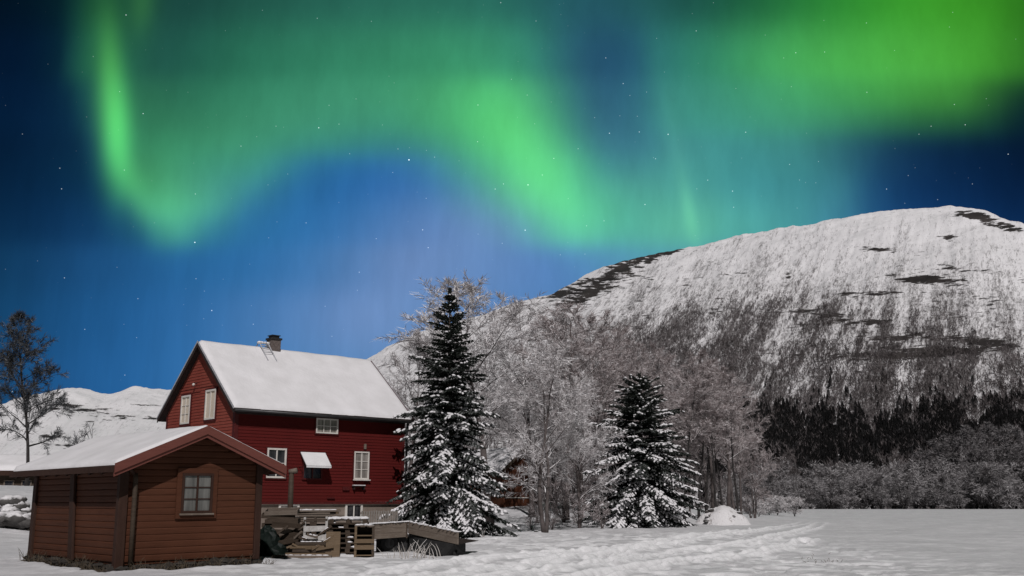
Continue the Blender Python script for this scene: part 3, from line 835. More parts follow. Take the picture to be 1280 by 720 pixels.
# ladder hooked over the ridge
l_ = MB()
nrm = Vector((0, -SL, 1)).normalized(); dn = Vector((0, -1, -SL)).normalized()
top = Vector((0, HW/2, ZR + TH + .16))
for x in (2.52, 2.94):
    l_.tube([top + Vector((x, .25, -.05)), top + Vector((x, .03, .10)) + nrm*.07, top + Vector((x, 0, 0)) + dn*.25 + nrm*.07, top + Vector((x, 0, 0)) + dn*1.15 - nrm*.02], .025, 6)
for k in (.12, .38, .64):
    l_.tube([top + Vector((2.52, 0, 0)) + dn*k + nrm*.07, top + Vector((2.94, 0, 0)) + dn*k + nrm*.07], .018, 5)
lad = l_.build('roof_ladder', M_LADDER, roof)
rng = random.Random(4)
s_ = MB()
for x in (2.52, 2.66, 2.80, 2.94): s_.blob(top + Vector((x, .02, .12)), (.10, .12, .06), rng, 8, 5)
s_.build('ladder_snow', M_PACK, lad, True)
# windows of the long side
window(house, 'x', 3.60, 4.66, 4.44, 5.06, -.028, 3, 2, M_CREAM, M_PANE, fw=.055, casing=M_REDTRIM, cw=.05)
window(house, 'x', 5.52, 6.28, 2.60, 3.76, -.028, 2, 3, M_CREAM, M_PANE, fw=.06, casing=M_REDTRIM, cw=.05, sill=M_CREAM)
window(house, 'x', 1.42, 2.28, 2.59, 3.76, -.028, 2, 2, M_CREAM, M_PANED, fw=.07, casing=M_REDTRIM, cw=.05)
window(house, 'x', 2.09, 3.02, 1.05, 1.60, .05, 2, 1, M_CREAM, M_PANE, fw=.09)
window(house, 'x', 5.21, 6.07, .98, 1.62, .05, 2, 1, M_CREAM, M_PANED, fw=.09)
# windows of the gable
window(house, 'y', 3.90, 4.74, 4.86, 6.06, -.028, 2, 3, M_CREAM, M_PALE, fw=.075, casing=M_REDTRIM, cw=.07)
window(house, 'y', 1.63, 2.52, 4.92, 6.13, -.028, 2, 1, M_CREAM, M_PALE, fw=.075, mw=.05, casing=M_REDTRIM, cw=.07)
l_ = MB(); l_.tube([(-.02, 3.48, 6.5), (-.16, 3.48, 6.52), (-.17, 3.48, 6.45)], .02, 6)
gl = l_.build('gable_lamp', M_DARK, house)
MB().blob((-.17, 3.48, 6.44), (.06, .06, .06), random.Random(1), 10, 7, 0).build('lamp_globe', M_CREAM, gl, True)
# window under the awning, awning and its stays
window(house, 'x', 3.05, 3.98, 2.55, 3.56, -.028, 2, 2, M_REDTRIM, M_PANED, fw=.06)
a_ = MB()
p0, p1 = (-.06, 3.62), (-.55, 3.08)
a_.prism([p0, p1, (p1[0] - .012, p1[1] + .022), (p0[0] + .0, p0[1] + .032)], 'x', 2.93, 4.09)
a_.box(2.93, 4.09, p1[0] - .012, p1[0] + .004, p1[1] - .06, p1[1] - .002)
aw = a_.build('awning', M_CLOTH, house)
for x in (2.91, 4.11):
    a_ = MB(); a_.tube([(x, -.06, 3.62), (x, -.56, 3.09), (x, -.03, 3.05)], .012, 5)
    a_.build('awning_arm', M_DARK, aw)
# lamp, flower shelf and vents on the wall
l_ = MB(); l_.box(6.00, 6.10, -.12, -.028, 3.86, 4.09)
l_.build('wall_lamp', M_GREY, house, bevel=.02)
s_ = MB(); s_.box(5.46, 6.08, -.20, -.028, 2.30, 2.33); s_.box(5.5, 5.54, -.17, -.028, 2.18, 2.299); s_.box(6.0, 6.04, -.17, -.028, 2.18, 2.299)
sh = s_.build('wall_shelf', M_DARK, house)
MB().box(5.48, 6.06, -.19, -.03, 2.332, 2.37).build('shelf_snow', M_PACK, sh, bevel=.015)
for x0, x1, z0, z1 in ((5.0, 5.33, 2.14, 2.29), (4.26, 4.62, 1.80, 1.86)):
    MB().box(x0, x1, -.09, -.028, z0, z1).build('wall_vent', M_REDTRIM, house, bevel=.008)

# ------------------------------------------------------------------ the brown log shed
SLN, SW, SH, SR_ = 3.65, 6.0, 2.42, 3.20
shed = empty('log_shed', (-9.38, 24.73, .176), 'brown log sided shed with small six pane window and snowy roof', 'shed', .764)
shed.rotation_euler = (0.0, R(-.6), .764)
ss_ = (SR_ - SH)/(SLN/2)
w = MB(); w.prism([(0.02, .0), (SLN - .02, .0), (SLN - .02, SH), (SLN/2, SR_), (.02, SH)], 'y', .02, SW - .02)
swall = w.build('wall', M_BROWN, shed)
def log_boards(mb, axis, e0, e1, z0, z1, pitch, fixed, out, rng):
    z = z0
    while z < z1 - .03:
        zt = min(z + pitch, z1); h = zt - z
        a, b = e0(z + h*.5), e1(z + h*.5)
        dj = rng.uniform(-.004, .004)
        if b - a > .05:
            # the long edges sag a little, as old boards do
            prof = [(.004, z + .001), (.017 + dj, z + .012), (.020 + dj, z + h*.35), (.018 + dj, z + h*.8), (.010, zt - .010), (.002, zt - .001)]
            nseg = 8
            for k in range(nseg):
                s0, s1 = a + (b-a)*k/nseg, a + (b-a)*(k+1)/nseg
                d0, d1 = rng.uniform(-.003, .003) if k else 0, 0
                for (o1, z1_), (o2, z2_) in zip(prof[:-1], prof[1:]):
                    if axis == 'x': mb.face([(s0, fixed + out*o1, z1_), (s1, fixed + out*o1, z1_), (s1, fixed + out*o2, z2_), (s0, fixed + out*o2, z2_)])
                    else: mb.face([(fixed + out*o1, s0, z1_), (fixed + out*o1, s1, z1_), (fixed + out*o2, s1, z2_), (fixed + out*o2, s0, z2_)])
        z = zt
rng = random.Random(9)
w = MB()
gx = lambda z: .02 if z < SH else .02 + (z - SH)/ss_
log_boards(w, 'x', gx, lambda z: SLN - gx(z), .06, SR_ - .05, .158, .0, -1, rng)
w.build('front_boards', M_BROWN, swall)
w = MB(); log_boards(w, 'y', lambda z: .02, lambda z: SW - .02, .06, SH + .02, .158, .0, -1, rng)
w.build('side_boards', M_BROWN, swall)
w = MB(); w.box(.06, SLN - .06, .06, SW - .06, -.4, .0); 
w.build('sill_beam', M_DARK, swall)
# posts and battens
w = MB()
w.box(-.15, .07, -.085, .09, -.12, SH + .05)
w.build('corner_post', M_POST, shed, bevel=.012)
w = MB(); w.box(-.085, .02, SW - .22, SW + .03, -.05, SH + .02); w.build('corner_post', M_POST, shed, bevel=.012)
w = MB(); w.box(SLN - .12, SLN + .06, -.075, .06, -.02, SH + .06); w.build('corner_post', M_POST, shed, bevel=.012)
w = MB(); w.prism([(2.72, .02), (3.04, .02), (3.30, SH), (3.02, SH)], 'x', -.10, -.036)
w.build('wall_batten', M_POST, shed, bevel=.012)
w = MB()
w.tube([(.20, -.12, 2.16), (.21, -.13, 2.02), (.21, -.125, 1.1), (.215, -.12, -.02)], [.058, .062, .060, .058], 8)
dp = w.build('downpipe', M_GREYD, shed, True)
w = MB()
w.tube([(.16, -.12, 2.15), (.02, -.2, 2.27), (-.2, -.25, 2.33)], .04, 8)
w.build('pipe_elbow', M_POST, dp, True)
# roof: eaves well out at the front
SOV, SEO, STH = .50, .46, .10
ze_s = SR_ - ss_*(SLN/2 + SEO)
poly = [(-SEO, ze_s), (SLN/2, SR_), (SLN + SEO, ze_s), (SLN + SEO, ze_s + STH), (SLN/2, SR_ + STH), (-SEO, ze_s + STH)]
poly = [(a, z + .004) for a, z in poly]
SB = SW + .75
w = MB(); w.prism(poly, 'y', -SOV, SB)
sroof = w.build('roof', M_POST, shed)
snow_slab('roof_snow', M_PACK, sroof, [(-SEO - .02, ze_s + STH + .004), (SLN/2, SR_ + STH + .004), (SLN + SEO + .02, ze_s + STH + .004)], -SOV - .03, SB + .02, 'y', 8, .11)
for dy, drop, top_, mt in ((-SOV - .045, .06, .06, M_BARGE), (-SOV - .008, .15, -.06, M_BARGE)):
    w = MB()
    for sgn in (0, 1):
        p = [(-SEO - .03, ze_s - drop), (SLN/2, SR_ - drop + .012), (SLN/2, SR_ + STH + top_), (-SEO - .03, ze_s + STH + top_)]
        if sgn: p = [(SLN - a, z) for a, z in reversed(p)]
        w.prism(p, 'y', dy, dy + .034)
    w.build('barge_board', mt, sroof)
for xe in (-SEO - .06, SLN + SEO + .03):
    w = MB(); w.box(xe, xe + .03, -SOV - .01, SB, ze_s - .04, ze_s + STH + .02)
    w.build('eave_board', M_POST if xe < 0 else M_BARGE, sroof)
for k in range(9):
    y = .3 + k*.75
    for s in (0, 1):
        w = MB()
        p = [(-SEO, ze_s - .09), (.0, ze_s - .09 + ss_*SEO), (.0, ze_s + ss_*SEO), (-SEO, ze_s)]
        if s: p = [(SLN - a, z) for a, z in reversed(p)]
        w.prism(p, 'y', y, y + .06)
        w.build('rafter_end', M_POST, sroof)
# window
sw = window(shed, 'x', 1.44, 2.28, 1.19, 2.18, -.034, 2, 3, M_POST, M_PANES, fw=.06, mw=.035, out=.06, casing=M_BROWN, cw=.13)
MB().box(1.40, 2.32, -.135, -.075, 1.14, 1.187).build('sill', M_GREY, sw, bevel=.008)
# rough stones coloured near black, standing in for the shaded gap below
rng = random.Random(12)
w = MB()
for k in range(26):
    t = k/25
    if k < 13: x, y = SLN*(k/12), -.02
    else: x, y = -.0, SW*((k-13)/12)
    w.blob((x + rng.uniform(-.05, .05), y + rng.uniform(-.05, .1), -.06 + rng.uniform(-.05, .02)), (rng.uniform(.14, .26), rng.uniform(.12, .2), rng.uniform(.07, .13)), rng, 7, 5, .2)
w.build('gap_shade_stones', simple('gap_shade_stone', (.014, .012, .010), (.045, .04, .035), 4, .9), shed)

# ------------------------------------------------------------------ spruces
def frost_mat(name, c1, c2, snow, lo=.25, hi=.7, rough=.85, nscale=1.4):
    """bark or twigs whose upper faces carry rime and snow"""
    m, N, b = material(name)
    g = N.n.new('ShaderNodeNewGeometry')
    sz = N.n.new('ShaderNodeSeparateXYZ'); N.l.new(g.outputs['Normal'], sz.inputs[0])
    n = N.noise(objco(N), nscale, 4, .6)
    c = N.mix(N.mapr(n, .3, .7), c1, c2)
    f = N.mapr(N.m('ADD', sz.outputs[2], N.m('MULTIPLY', N.m('SUBTRACT', n, .5), 1.2)), lo, hi)
    N.put(b.inputs['Base Color'], N.mix(f, c, snow))
    b.inputs['Roughness'].default_value = rough
    b.inputs['Specular IOR Level'].default_value = .1
    return m
M_BARK = frost_mat('spruce_bark', (.05, .04, .033), (.10, .08, .07), (.6, .6, .6), .6, .9)
M_NEEDLE = frost_mat('spruce_needles', (.013, .017, .014), (.038, .045, .037), (.30, .31, .31), .62, 1.35, nscale=2.2)

def make_spruce(name, loc, H, Rmax, seed, label, snow_top, snowamt=1.0, shape=.85, per_m=5.2):
    rng = random.Random(seed)
    root = empty(name, loc, label, 'spruce')
    t = MB(); t.tube([(0, 0, -.2), (.02, .0, H*.4), (0, .03, H*.8), (0, 0, H)], [H*.016, H*.012, H*.005, .012], 9)
    t.build('trunk', M_BARK, root, True)
    cr, sn = MB(), MB()
    U = Vector((0, 0, 1))
    def needles(p, d, L, w):
        """a short needled shoot: two crossed blades"""
        e = p + d*L
        m_ = p + d*(L*.45)
        a = d.cross(U)
        a = (a.normalized() if a.length > 1e-4 else Vector((1, 0, 0)))*w
        b = a.cross(d)
        cr.face([p - a*.4, m_ - a, e, m_ + a]); cr.face([p - b*.4, m_ - b, e, m_ + b])
    def lump(c, d, l, w, h):
        x_ = d.normalized(); y_ = U.cross(x_); y_ = y_.normalized() if y_.length > 1e-4 else Vector((0, 1, 0)); z_ = x_.cross(y_)
        sn.blob(c, (l, w, h), rng, 6, 4, .42, Matrix((x_, y_, z_)).transposed())
    levels = int(H*per_m)
    for i in range(levels):
        f = (i + rng.random()*.9)/levels
        z = H*(.02 + .955*f)
        rad = Rmax*((1 - f)**shape)*min(1, .72 + f*2.2)
        nb = max(4, int(5.0 + 2.6*(1 - f)))
        a0 = rng.random()*6.28
        bulge = 1 + .12*math.sin(i*1.9 + seed) + .12*math.sin(i*.53 + seed*2)
        for k in range(nb):
            az = a0 + 6.283*k/nb + rng.uniform(-.4, .4)
            L = min(rad*bulge*rng.uniform(.50, 1.12)*(1 + .16*math.sin(az*2 + seed*1.3) + .1*math.sin(3*az + i*.4)), Rmax*1.0) + .05
            rise = .75*f*f + .05
            droop = (.46 - .30*f)*L*rng.uniform(.7, 1.3)
            hd = Vector((math.cos(az), math.sin(az), 0))
            ns = max(2, int(L/.17))
            pts = []
            for j in range(ns + 1):
                q = j/ns
                pts.append(Vector((0, 0, z + rise*L*q - droop*1.5*q*q + droop*.55*q**3.2)) + hd*L*q)
            cr.tube([pts[0], pts[ns//2], pts[-1]], [.012 + .010*L, .010 + .004*L, .004], 4, False)
            laden = min(1, max(.05, 1.2 - f/snow_top))*snowamt*(1.25 if rng.random() < .62 else .15)
            for j in range(1, ns + 1):
                q = j/ns
                d = (pts[j] - pts[j-1]).normalized()
                sd = d.cross(U).normalized()
                bl = (.16 + .24*min(L, 2.4))*(1.12 - .72*q)*(.55 + .45*min(1, q*3))
                for sg in (-1, 1):
                    l = bl*rng.uniform(.7, 1.25)
                    dd = (d*rng.uniform(.55, .9) + sd*sg*rng.uniform(.6, .95) - U*rng.uniform(.0, .28)).normalized()
                    n = max(1, int(l/.10))
                    c = pts[j].copy()
                    for h in range(n):
                        c2 = c + dd*(l/n)
                        dd = (dd - U*.10).normalized()
                        needles(c, dd, .19, rng.uniform(.028, .046))
                        ss2 = dd.cross(U).normalized()*rng.choice((-1, 1))
                        needles(c, (dd*.6 + ss2*.8 - U*rng.uniform(.0, .7)).normalized(), rng.uniform(.10, .19), .03)
                        if rng.random() < .55: needles(c, (dd*.4 - U + ss2*.3).normalized(), rng.uniform(.08, .17), .026)
                        if rng.random() < laden*(.10 + .62*q):
                            lump(c2 + Vector((0, 0, .03)), dd, rng.uniform(.05, .11), rng.uniform(.04, .075), rng.uniform(.022, .05))
                        c = c2
                needles(pts[j-1], d, .24, .04)
                if rng.random() < laden*(.15 + .6*q):
                    lump(pts[j] + Vector((0, 0, .04)), d, rng.uniform(.09, .16), rng.uniform(.06, .12), rng.uniform(.03, .065))
    for k in range(26):      # leading shoot
        az = rng.random()*6.28
        needles(Vector((0, 0, H*(1 - .035*rng.random()**1.5))), Vector((math.cos(az)*.5, math.sin(az)*.5, .8)).normalized(), .22, .03)
    cr.build('crown', M_NEEDLE, root)
    sn.build('snow', M_PACK, root, True)
    return root
p = at(566, 362, 43); H1 = p.z - gz(p.x, 43)
make_spruce('spruce', (p.x - .12, 43, gz(p.x, 43) - .05), H1, 3.0, 3, 'tall dark spruce with snow laden boughs beside the red farmhouse', .70, .82, .70, 5.6)
p = at(799, 468, 57); H2 = p.z - gz(p.x, 57)
sp2 = make_spruce('spruce', (p.x, 57, gz(p.x, 57) - .05), H2, 3.75, 8, 'shorter broad spruce with snowy boughs left of the snow heap', 1.2, .72, .52, 5.6)
sp2.rotation_euler = (0, 0, 2.3); sp2.scale = (1.06, 1.06, 1)

# ------------------------------------------------------------------ birches under rime
M_BBARK = frost_mat('birch_bark', (.055, .045, .042), (.15, .13, .125), (.72, .71, .71), .20, .5)
M_TWIG = frost_mat('rimed_twigs', (.25, .22, .218), (.64, .615, .615), (.82, .81, .815), .15, .7, nscale=1.3)
M_TWIGB = frost_mat('brownish_twigs', (.155, .122, .118), (.46, .41, .405), (.74, .70, .70), .25, .85, nscale=1.6)
M_TWIGD = frost_mat('dark_twigs', (.034, .036, .039), (.085, .090, .096), (.30, .31, .32), .35, 1.1)
M_DBARK = simple('dark_bark', (.020, .018, .017), (.05, .045, .043), 3, .9)
M_TWIGF = frost_mat('far_bush_twigs', (.10, .092, .092), (.34, .325, .328), (.46, .45, .452), .3, .95, nscale=.22)
M_TWIGG = frost_mat('far_tree_twigs', (.07, .064, .065), (.22, .208, .21), (.30, .29, .292), .35, 1.0, nscale=.2)

def birch_meshes(seed, H, spread, twig, thick=1.0, first=.22, stems=1, droop=.25, tw_len=.34, tw_w=.011, prim=20, lean=.04, up=.9, tertn=7, twn=9):
    """trunk and crown meshes of one bare tree, built at the origin"""
    rng = random.Random(seed)
    tr, cr = MB(), MB()
    def bend(p, d, L, n, wig, sag):
        pts = [p.copy()]; d = d.normalized()
        for k in range(n):
            d = (d + Vector((rng.uniform(-wig, wig), rng.uniform(-wig, wig), rng.uniform(-wig, wig) - sag))).normalized()
            pts.append(pts[-1] + d*L/n)
        return pts
    def twigs(p, d, n):
        for _ in range(n):
            dd = (d.normalized() + Vector((rng.uniform(-.9, .9), rng.uniform(-.9, .9), rng.uniform(-.6, .9) - droop*.5))).normalized()
            L = tw_len*rng.uniform(.5, 1.3)
            a = dd.cross(Vector((rng.uniform(-1, 1), rng.uniform(-1, 1), rng.uniform(-1, 1)))).normalized()*tw_w*rng.uniform(.7, 1.4)
            m_ = p + dd*L*.55 + Vector((0, 0, -.02))
            e = p + dd*L + Vector((0, 0, -droop*L*.35))
            cr.face([p - a, p + a, m_ + a*.8, m_ - a*.8]); cr.face([m_ - a*.8, m_ + a*.8, e])
    for st in range(stems):
        d0 = Vector((rng.uniform(-lean, lean), rng.uniform(-lean, lean), 1))
        if stems > 1:
            az = 6.283*st/stems + rng.random(); d0 = Vector((math.cos(az)*spread*.6, math.sin(az)*spread*.6, 1))
        Hs = H*(1 if st == 0 else rng.uniform(.65, .95))
        tp = bend(Vector((0, 0, -.2)), d0, Hs, 12, .07 if stems == 1 else .12, -.03)
        r0 = (.0105*Hs + .03)*thick
        rad = [r0*(1 - .93*(k/12)**.85) for k in range(13)]; rad[0] *= 1.35
        tr.tube(tp, rad, 8)
        for i in range(prim):
            s = first + (1 - first)*(i + rng.random())/prim
            s = min(s, .985)
            k = int(s*12); p = tp[k].lerp(tp[k+1], s*12 - k); rr = rad[k]*.72
            az = i*2.4 + rng.uniform(-.5, .5)
            crownw = math.sin(math.pi*min(1, (s - first)/(1 - first)*.78 + .24))**.8
            L = Hs*spread*crownw*rng.uniform(.7, 1.2) + .2
            d = Vector((math.cos(az), math.sin(az), rng.uniform(up*.5, up*1.35)))
            pp = bend(p, d, L, 6, .16, droop*.11)
            tr.tube(pp, [max(.008, rr*.75*(1 - .9*q/6)) for q in range(7)], 5, False)
            ns = max(4, int(L*3.4))
            for j in range(ns):
                t = .18 + .82*(j + rng.random())/ns; t = min(t, .999)
                q = int(t*6); c = pp[q].lerp(pp[q+1], t*6 - q)
                dd = (pp[q+1] - pp[q]).normalized()
                sd = (dd + Vector((rng.uniform(-1, 1), rng.uniform(-1, 1), rng.uniform(-.7, .8)))*.95).normalized()
                l2 = L*.42*(1.15 - .6*t)*rng.uniform(.6, 1.2) + .18
                p2 = bend(c, sd, l2, 4, .2, droop*.22)
                cr.tube(p2, [.013, .010, .008, .006, .004], 3, False)
                for h in range(tertn):
                    t2 = .15 + .85*(h + rng.random())/tertn; t2 = min(t2, .999)
                    q2 = int(t2*4); c2 = p2[q2].lerp(p2[q2+1], t2*4 - q2)
                    d2 = (p2[q2+1] - p2[q2]).normalized()
                    d3 = (d2 + Vector((rng.uniform(-1, 1), rng.uniform(-1, 1), rng.uniform(-.6, .9)))).normalized()
                    l3 = l2*.38*rng.uniform(.5, 1.2) + .10
                    e3 = c2 + d3*l3 + Vector((0, 0, -droop*.3*l3))
                    a = d3.cross(Vector((rng.uniform(-1, 1), rng.uniform(-1, 1), rng.uniform(-1, 1)))).normalized()*.009
                    cr.face([c2 - a, c2 + a, e3 + a*.6, e3 - a*.6])
                    for w_ in range(rng.choice((twn - 2, twn))):
                        twigs(c2.lerp(e3, rng.random()), d3, 1)
    return tr, cr
def proto(name, cat, seed, H, spread, twig, bark, **k):
    tr, cr = birch_meshes(seed, H, spread, twig, **k)
    root = bpy.data.objects.new(name, None); COL.objects.link(root); root.empty_display_size = .3
    tr.build('trunk', bark, root, True); cr.build('crown', twig, root)
    root['category'] = cat; root['H'] = H
    return root
used = set()
def plant(pr, loc, H, rz, label, group, wide=1.0, twig=None):
    o = pr if pr.name not in used else copy_tree(pr)
    used.add(pr.name)
    k = H/pr['H']
    o.location = loc; o.scale = (k*wide, k*wide, k); o.rotation_euler = (0, 0, rz)
    o['label'] = label; o['group'] = group
    if twig is not None:
        for ch in o.children:
            if ch.name.startswith('crown'):
                ch.data = ch.data.copy() if False else ch.data
                ch.material_slots[0].link = 'OBJECT'; ch.material_slots[0].material = twig
    return o
BA = proto('birch', 'birch', 21, 13, .28, M_TWIG, M_BBARK, prim=15, first=.28, up=1.2, twn=9, droop=.12)
BB = proto('birch', 'birch', 22, 14, .24, M_TWIG, M_BBARK, prim=17, first=.32, droop=.10, up=1.6, twn=9)
BC = proto('birch', 'birch', 23, 11, .36, M_TWIG, M_BBARK, prim=12, first=.2, stems=2, droop=.22, lean=.1, twn=9)
BD = proto('birch', 'birch', 24, 12, .20, M_TWIG, M_BBARK, prim=18, first=.36, droop=.08, up=1.7, twn=9)
BE = proto('birch', 'birch', 25, 12, .19, M_TWIGB, M_DBARK, thick=.62, prim=17, first=.42, droop=.10, up=1.5, twn=9)
GB = 'rime covered birches around the spruces'
# pixel of the crown's top, distance, prototype, turn, width, twigs, label
BIRCHES = [
 (578, 350, 58, BA, .3, .95, None, 'pale rimed birch whose crown rises just behind the tip of the tall spruce'),
 (614, 350, 52, BB, 1.2, 1.6, None, 'tall pale birch directly right of the tall spruce with the highest dark fork'),
 (664, 374, 62, BA, 2.2, 1.0, None, 'pale birch between the tall spruce and the red cabin, farther back'),
 (522, 408, 52, BD, .5, 1.2, None, 'slender pale birch rising behind the right roof corner of the farmhouse'),
 (680, 430, 47, BC, 1.9, 1.05, None, 'spreading rimed birch with bent snowy limbs in front of the red cabin'),
 (704, 385, 60, BB, 2.9, 1.3, M_TWIGB, 'brownish birch, the tallest between the two spruces'),
 (742, 398, 64, BA, 3.6, 1.0, M_TWIGB, 'brownish birch left behind the shorter spruce'),
 (722, 470, 52, BC, .2, .9, None, 'low bushy rimed birch close left of the shorter spruce'),
 (776, 428, 70, BB, 4.4, 1.2, M_TWIGB, 'brownish birch directly behind the left half of the shorter spruce'),
 (815, 445, 74, BA, 5.1, .9, M_TWIGB, 'brownish birch peeping over the tip of the shorter spruce'),
 (690, 500, 70, BA, .9, 1.1, None, 'short rimed birch deep in the grove right of the red cabin'),
 (760, 520, 66, BC, 2.2, 1.0, M_TWIGB, 'short brownish birch deep in the grove left of the shorter spruce'),
 (640, 455, 80, BB, 3.1, 1.2, None, 'thin rimed birch standing behind the red cabin'),
 (848, 440, 62, BE, .4, 1.1, M_TWIGB, 'straight dark trunked birch, leftmost of the row of thin trunks right of the shorter spruce'),
 (866, 446, 64, BE, 1.4, 1.1, M_TWIGB, 'straight dark trunked birch, second from the left in the row of thin trunks'),
 (877, 462, 66, BE, 2.0, 1.1, M_TWIGB, 'straight dark trunked birch, third from the left in the row of thin trunks'),
 (888, 452, 63, BE, 2.7, 1.1, M_TWIGB, 'straight dark trunked birch, fourth from the left in the row of thin trunks'),
 (897, 474, 67, BE, 3.4, 1.1, M_TWIGB, 'straight dark trunked birch, fifth from the left in the row of thin trunks'),
 (914, 468, 66, BE, 5.2, 1.1, M_TWIGB, 'straight dark trunked birch, rightmost of the row of thin trunks behind the snow heap'),
 (884, 456, 84, BB, 2.1, 1.1, M_TWIGB, 'straight brownish birch standing well behind the snow heap'),
 (902, 462, 74, BD, 3.4, 1.3, M_TWIGB, 'brownish birch above the right side of the snow heap'),
 (919, 488, 80, BA, 4.2, .85, M_TWIGB, 'lower brownish birch near the right end of the grove'),
 (938, 536, 82, BC, 5.0, .8, M_TWIGB, 'lowest brownish birch ending the grove on the right'),
 (690, 396, 68, BB, 4.1, 1.1, None, 'pale birch standing between the red cabin and the tallest brownish birch'),
 (724, 392, 70, BD, 2.5, 1.3, M_TWIGB, 'brownish birch just right of the tallest one between the spruces'),
 (758, 410, 74, BA, 5.5, .9, M_TWIGB, 'brownish birch with a round crown left above the tip of the shorter spruce'),
 (800, 436, 84, BB, 1.1, 1.2, M_TWIGB, 'brownish birch far behind the tip of the shorter spruce'),
 (832, 436, 80, BA, 2.6, .95, M_TWIGB, 'brownish birch rising over the right shoulder of the shorter spruce'),
 (876, 470, 88, BA, 3.9, .9, M_TWIGB, 'brownish birch in the second row behind the thin trunks'),
 (912, 500, 90, BB, .7, 1.1, M_TWIGB, 'brownish birch in the second row above the snow heap'),
 (858, 520, 86, BA, .1, .9, M_TWIGB, 'short brownish birch behind the row of thin trunks'),
 (828, 500, 90, BC, 1.1, .9, M_TWIGB, 'short brownish birch half hidden by the right flank of the shorter spruce'),
]
for px, py, Y, pr, rz, wide, tw, lab in BIRCHES:
    p = at(px, py, Y); g = gz(p.x, Y)
    plant(pr, (p.x, Y, g - .05), p.z - g, rz, lab, GB, wide, tw)
# undergrowth between the trunks
US = proto('sapling', 'sapling', 35, 3, .3, M_TWIG, M_BBARK, prim=4, first=.15, stems=5, droop=.05, tw_w=.009, tertn=4, twn=4, up=1.4, tw_len=.28)
rng = random.Random(19)
for k, (px, Y, H) in enumerate([(664, 50, 1.2), (690, 50, 1.4), (705, 58, 2.6), (725, 52, 2.0), (742, 60, 2.4), (672, 57, 1.8), (684, 66, 3.0), (716, 68, 3.2), (752, 52, 1.6), (938, 84, 2.2)]):
    x = at(px, 640, Y).x
    plant(US, (x, Y, gz(x, Y) - .05), H, rng.random()*6, 'low rimed sapling among the trunks of the birch grove', 'saplings under the birches', 1.1, M_TWIGB if k % 3 == 0 else None)
# lone dark tree on the left
BL = proto('bare_tree', 'bare tree', 31, 10, .25, M_TWIGD, M_DBARK, prim=32, first=.24, droop=.12, up=.7, tw_w=.010, twn=11, tertn=9, tw_len=.30, lean=.01)
p = at(31, 386, 55); g = gz(p.x, 55)
plant(BL, (p.x + 1.1, 55, g - .05), p.z - g, .4, 'lone dark bare tree on the snowy bank left of the shed', None, .82)
del BL['group']
# thin bush behind the shed roof
BS = proto('bush', 'bush', 33, 3, .3, M_TWIGD, M_DBARK, prim=3, first=.3, stems=6, droop=.02, tw_w=.008, tertn=3, twn=2, up=1.6, tw_len=.25)
p = at(109, 528, 75); g = gz(p.x, 75)
plant(BS, (p.x, 75, g), max(p.z - g, 3), 0, 'thin bare bush seen over the snowy shed roof', None, .8)
del BS['group']

# frosted scrub along the far edge of the field
FA = proto('frosted_bush', 'bush', 41, 8, .42, M_TWIGF, M_DBARK, prim=9, first=.08, stems=3, droop=.2, tw_len=.6, tw_w=.035, tertn=5, twn=5)
FB = proto('frosted_bush', 'bush', 42, 8, .50, M_TWIGF, M_DBARK, prim=8, first=.05, stems=4, droop=.3, tw_len=.65, tw_w=.038, tertn=5, twn=5)
FT = proto('frosted_tree', 'tree', 43, 18, .30, M_TWIGG, M_DBARK, prim=20, first=.15, stems=1, droop=.2, tw_len=.9, tw_w=.05, tertn=5, twn=6)
rng = random.Random(77)
GF = 'grey frosted bushes lining the far edge of the field'
for k in range(64):
    px = 935 + (k % 32)*13.5 + rng.uniform(-6, 6)
    Y = (rng.uniform(222, 236) if k < 32 else rng.uniform(245, 280))
    top = (600 if k < 32 else 588) + rng.uniform(-17, 12) - (8 if 1060 < px < 1180 else 0) - max(0, (px - 1150)*.12)
    p = at(px, top, Y)
    plant((FA, FB)[k % 2], (p.x, Y, gz(p.x, Y) - .1), p.z - gz(p.x, Y), rng.random()*6.28, 'grey frosted bush in the hedge like row along the far edge of the field', GF, rng.uniform(.9, 1.4))
for k, (px, top, Y) in enumerate([(1175, 545, 262), (1205, 532, 250), (1232, 528, 268), (1262, 530, 255), (1290, 526, 262), (1318, 530, 258), (1150, 562, 275), (1220, 552, 238), (1256, 556, 240), (1285, 552, 236)]):
    p = at(px, top, Y)
    plant(FT, (p.x, Y, gz(p.x, Y) - .1), p.z - gz(p.x, Y), rng.random()*6.28, 'tall grey frosted tree rising over the bushes at the far right edge of the field', 'tall frosted trees at the far right', rng.uniform(.9, 1.2))
# pale brush at the end of the grove
for k in range(6):
    px = 934 + k*11 + rng.uniform(-5, 5); Y = rng.uniform(92, 150); top = 622 + rng.uniform(-6, 6)
    p = at(px, top, Y)
    o = plant(FA if k % 2 else FB, (p.x, Y, gz(p.x, Y) - .05), p.z - gz(p.x, Y), rng.random()*6.28, 'low pale frosted brush between the birch grove and the open field', 'pale brush at the end of the grove', 1.3, M_TWIG)

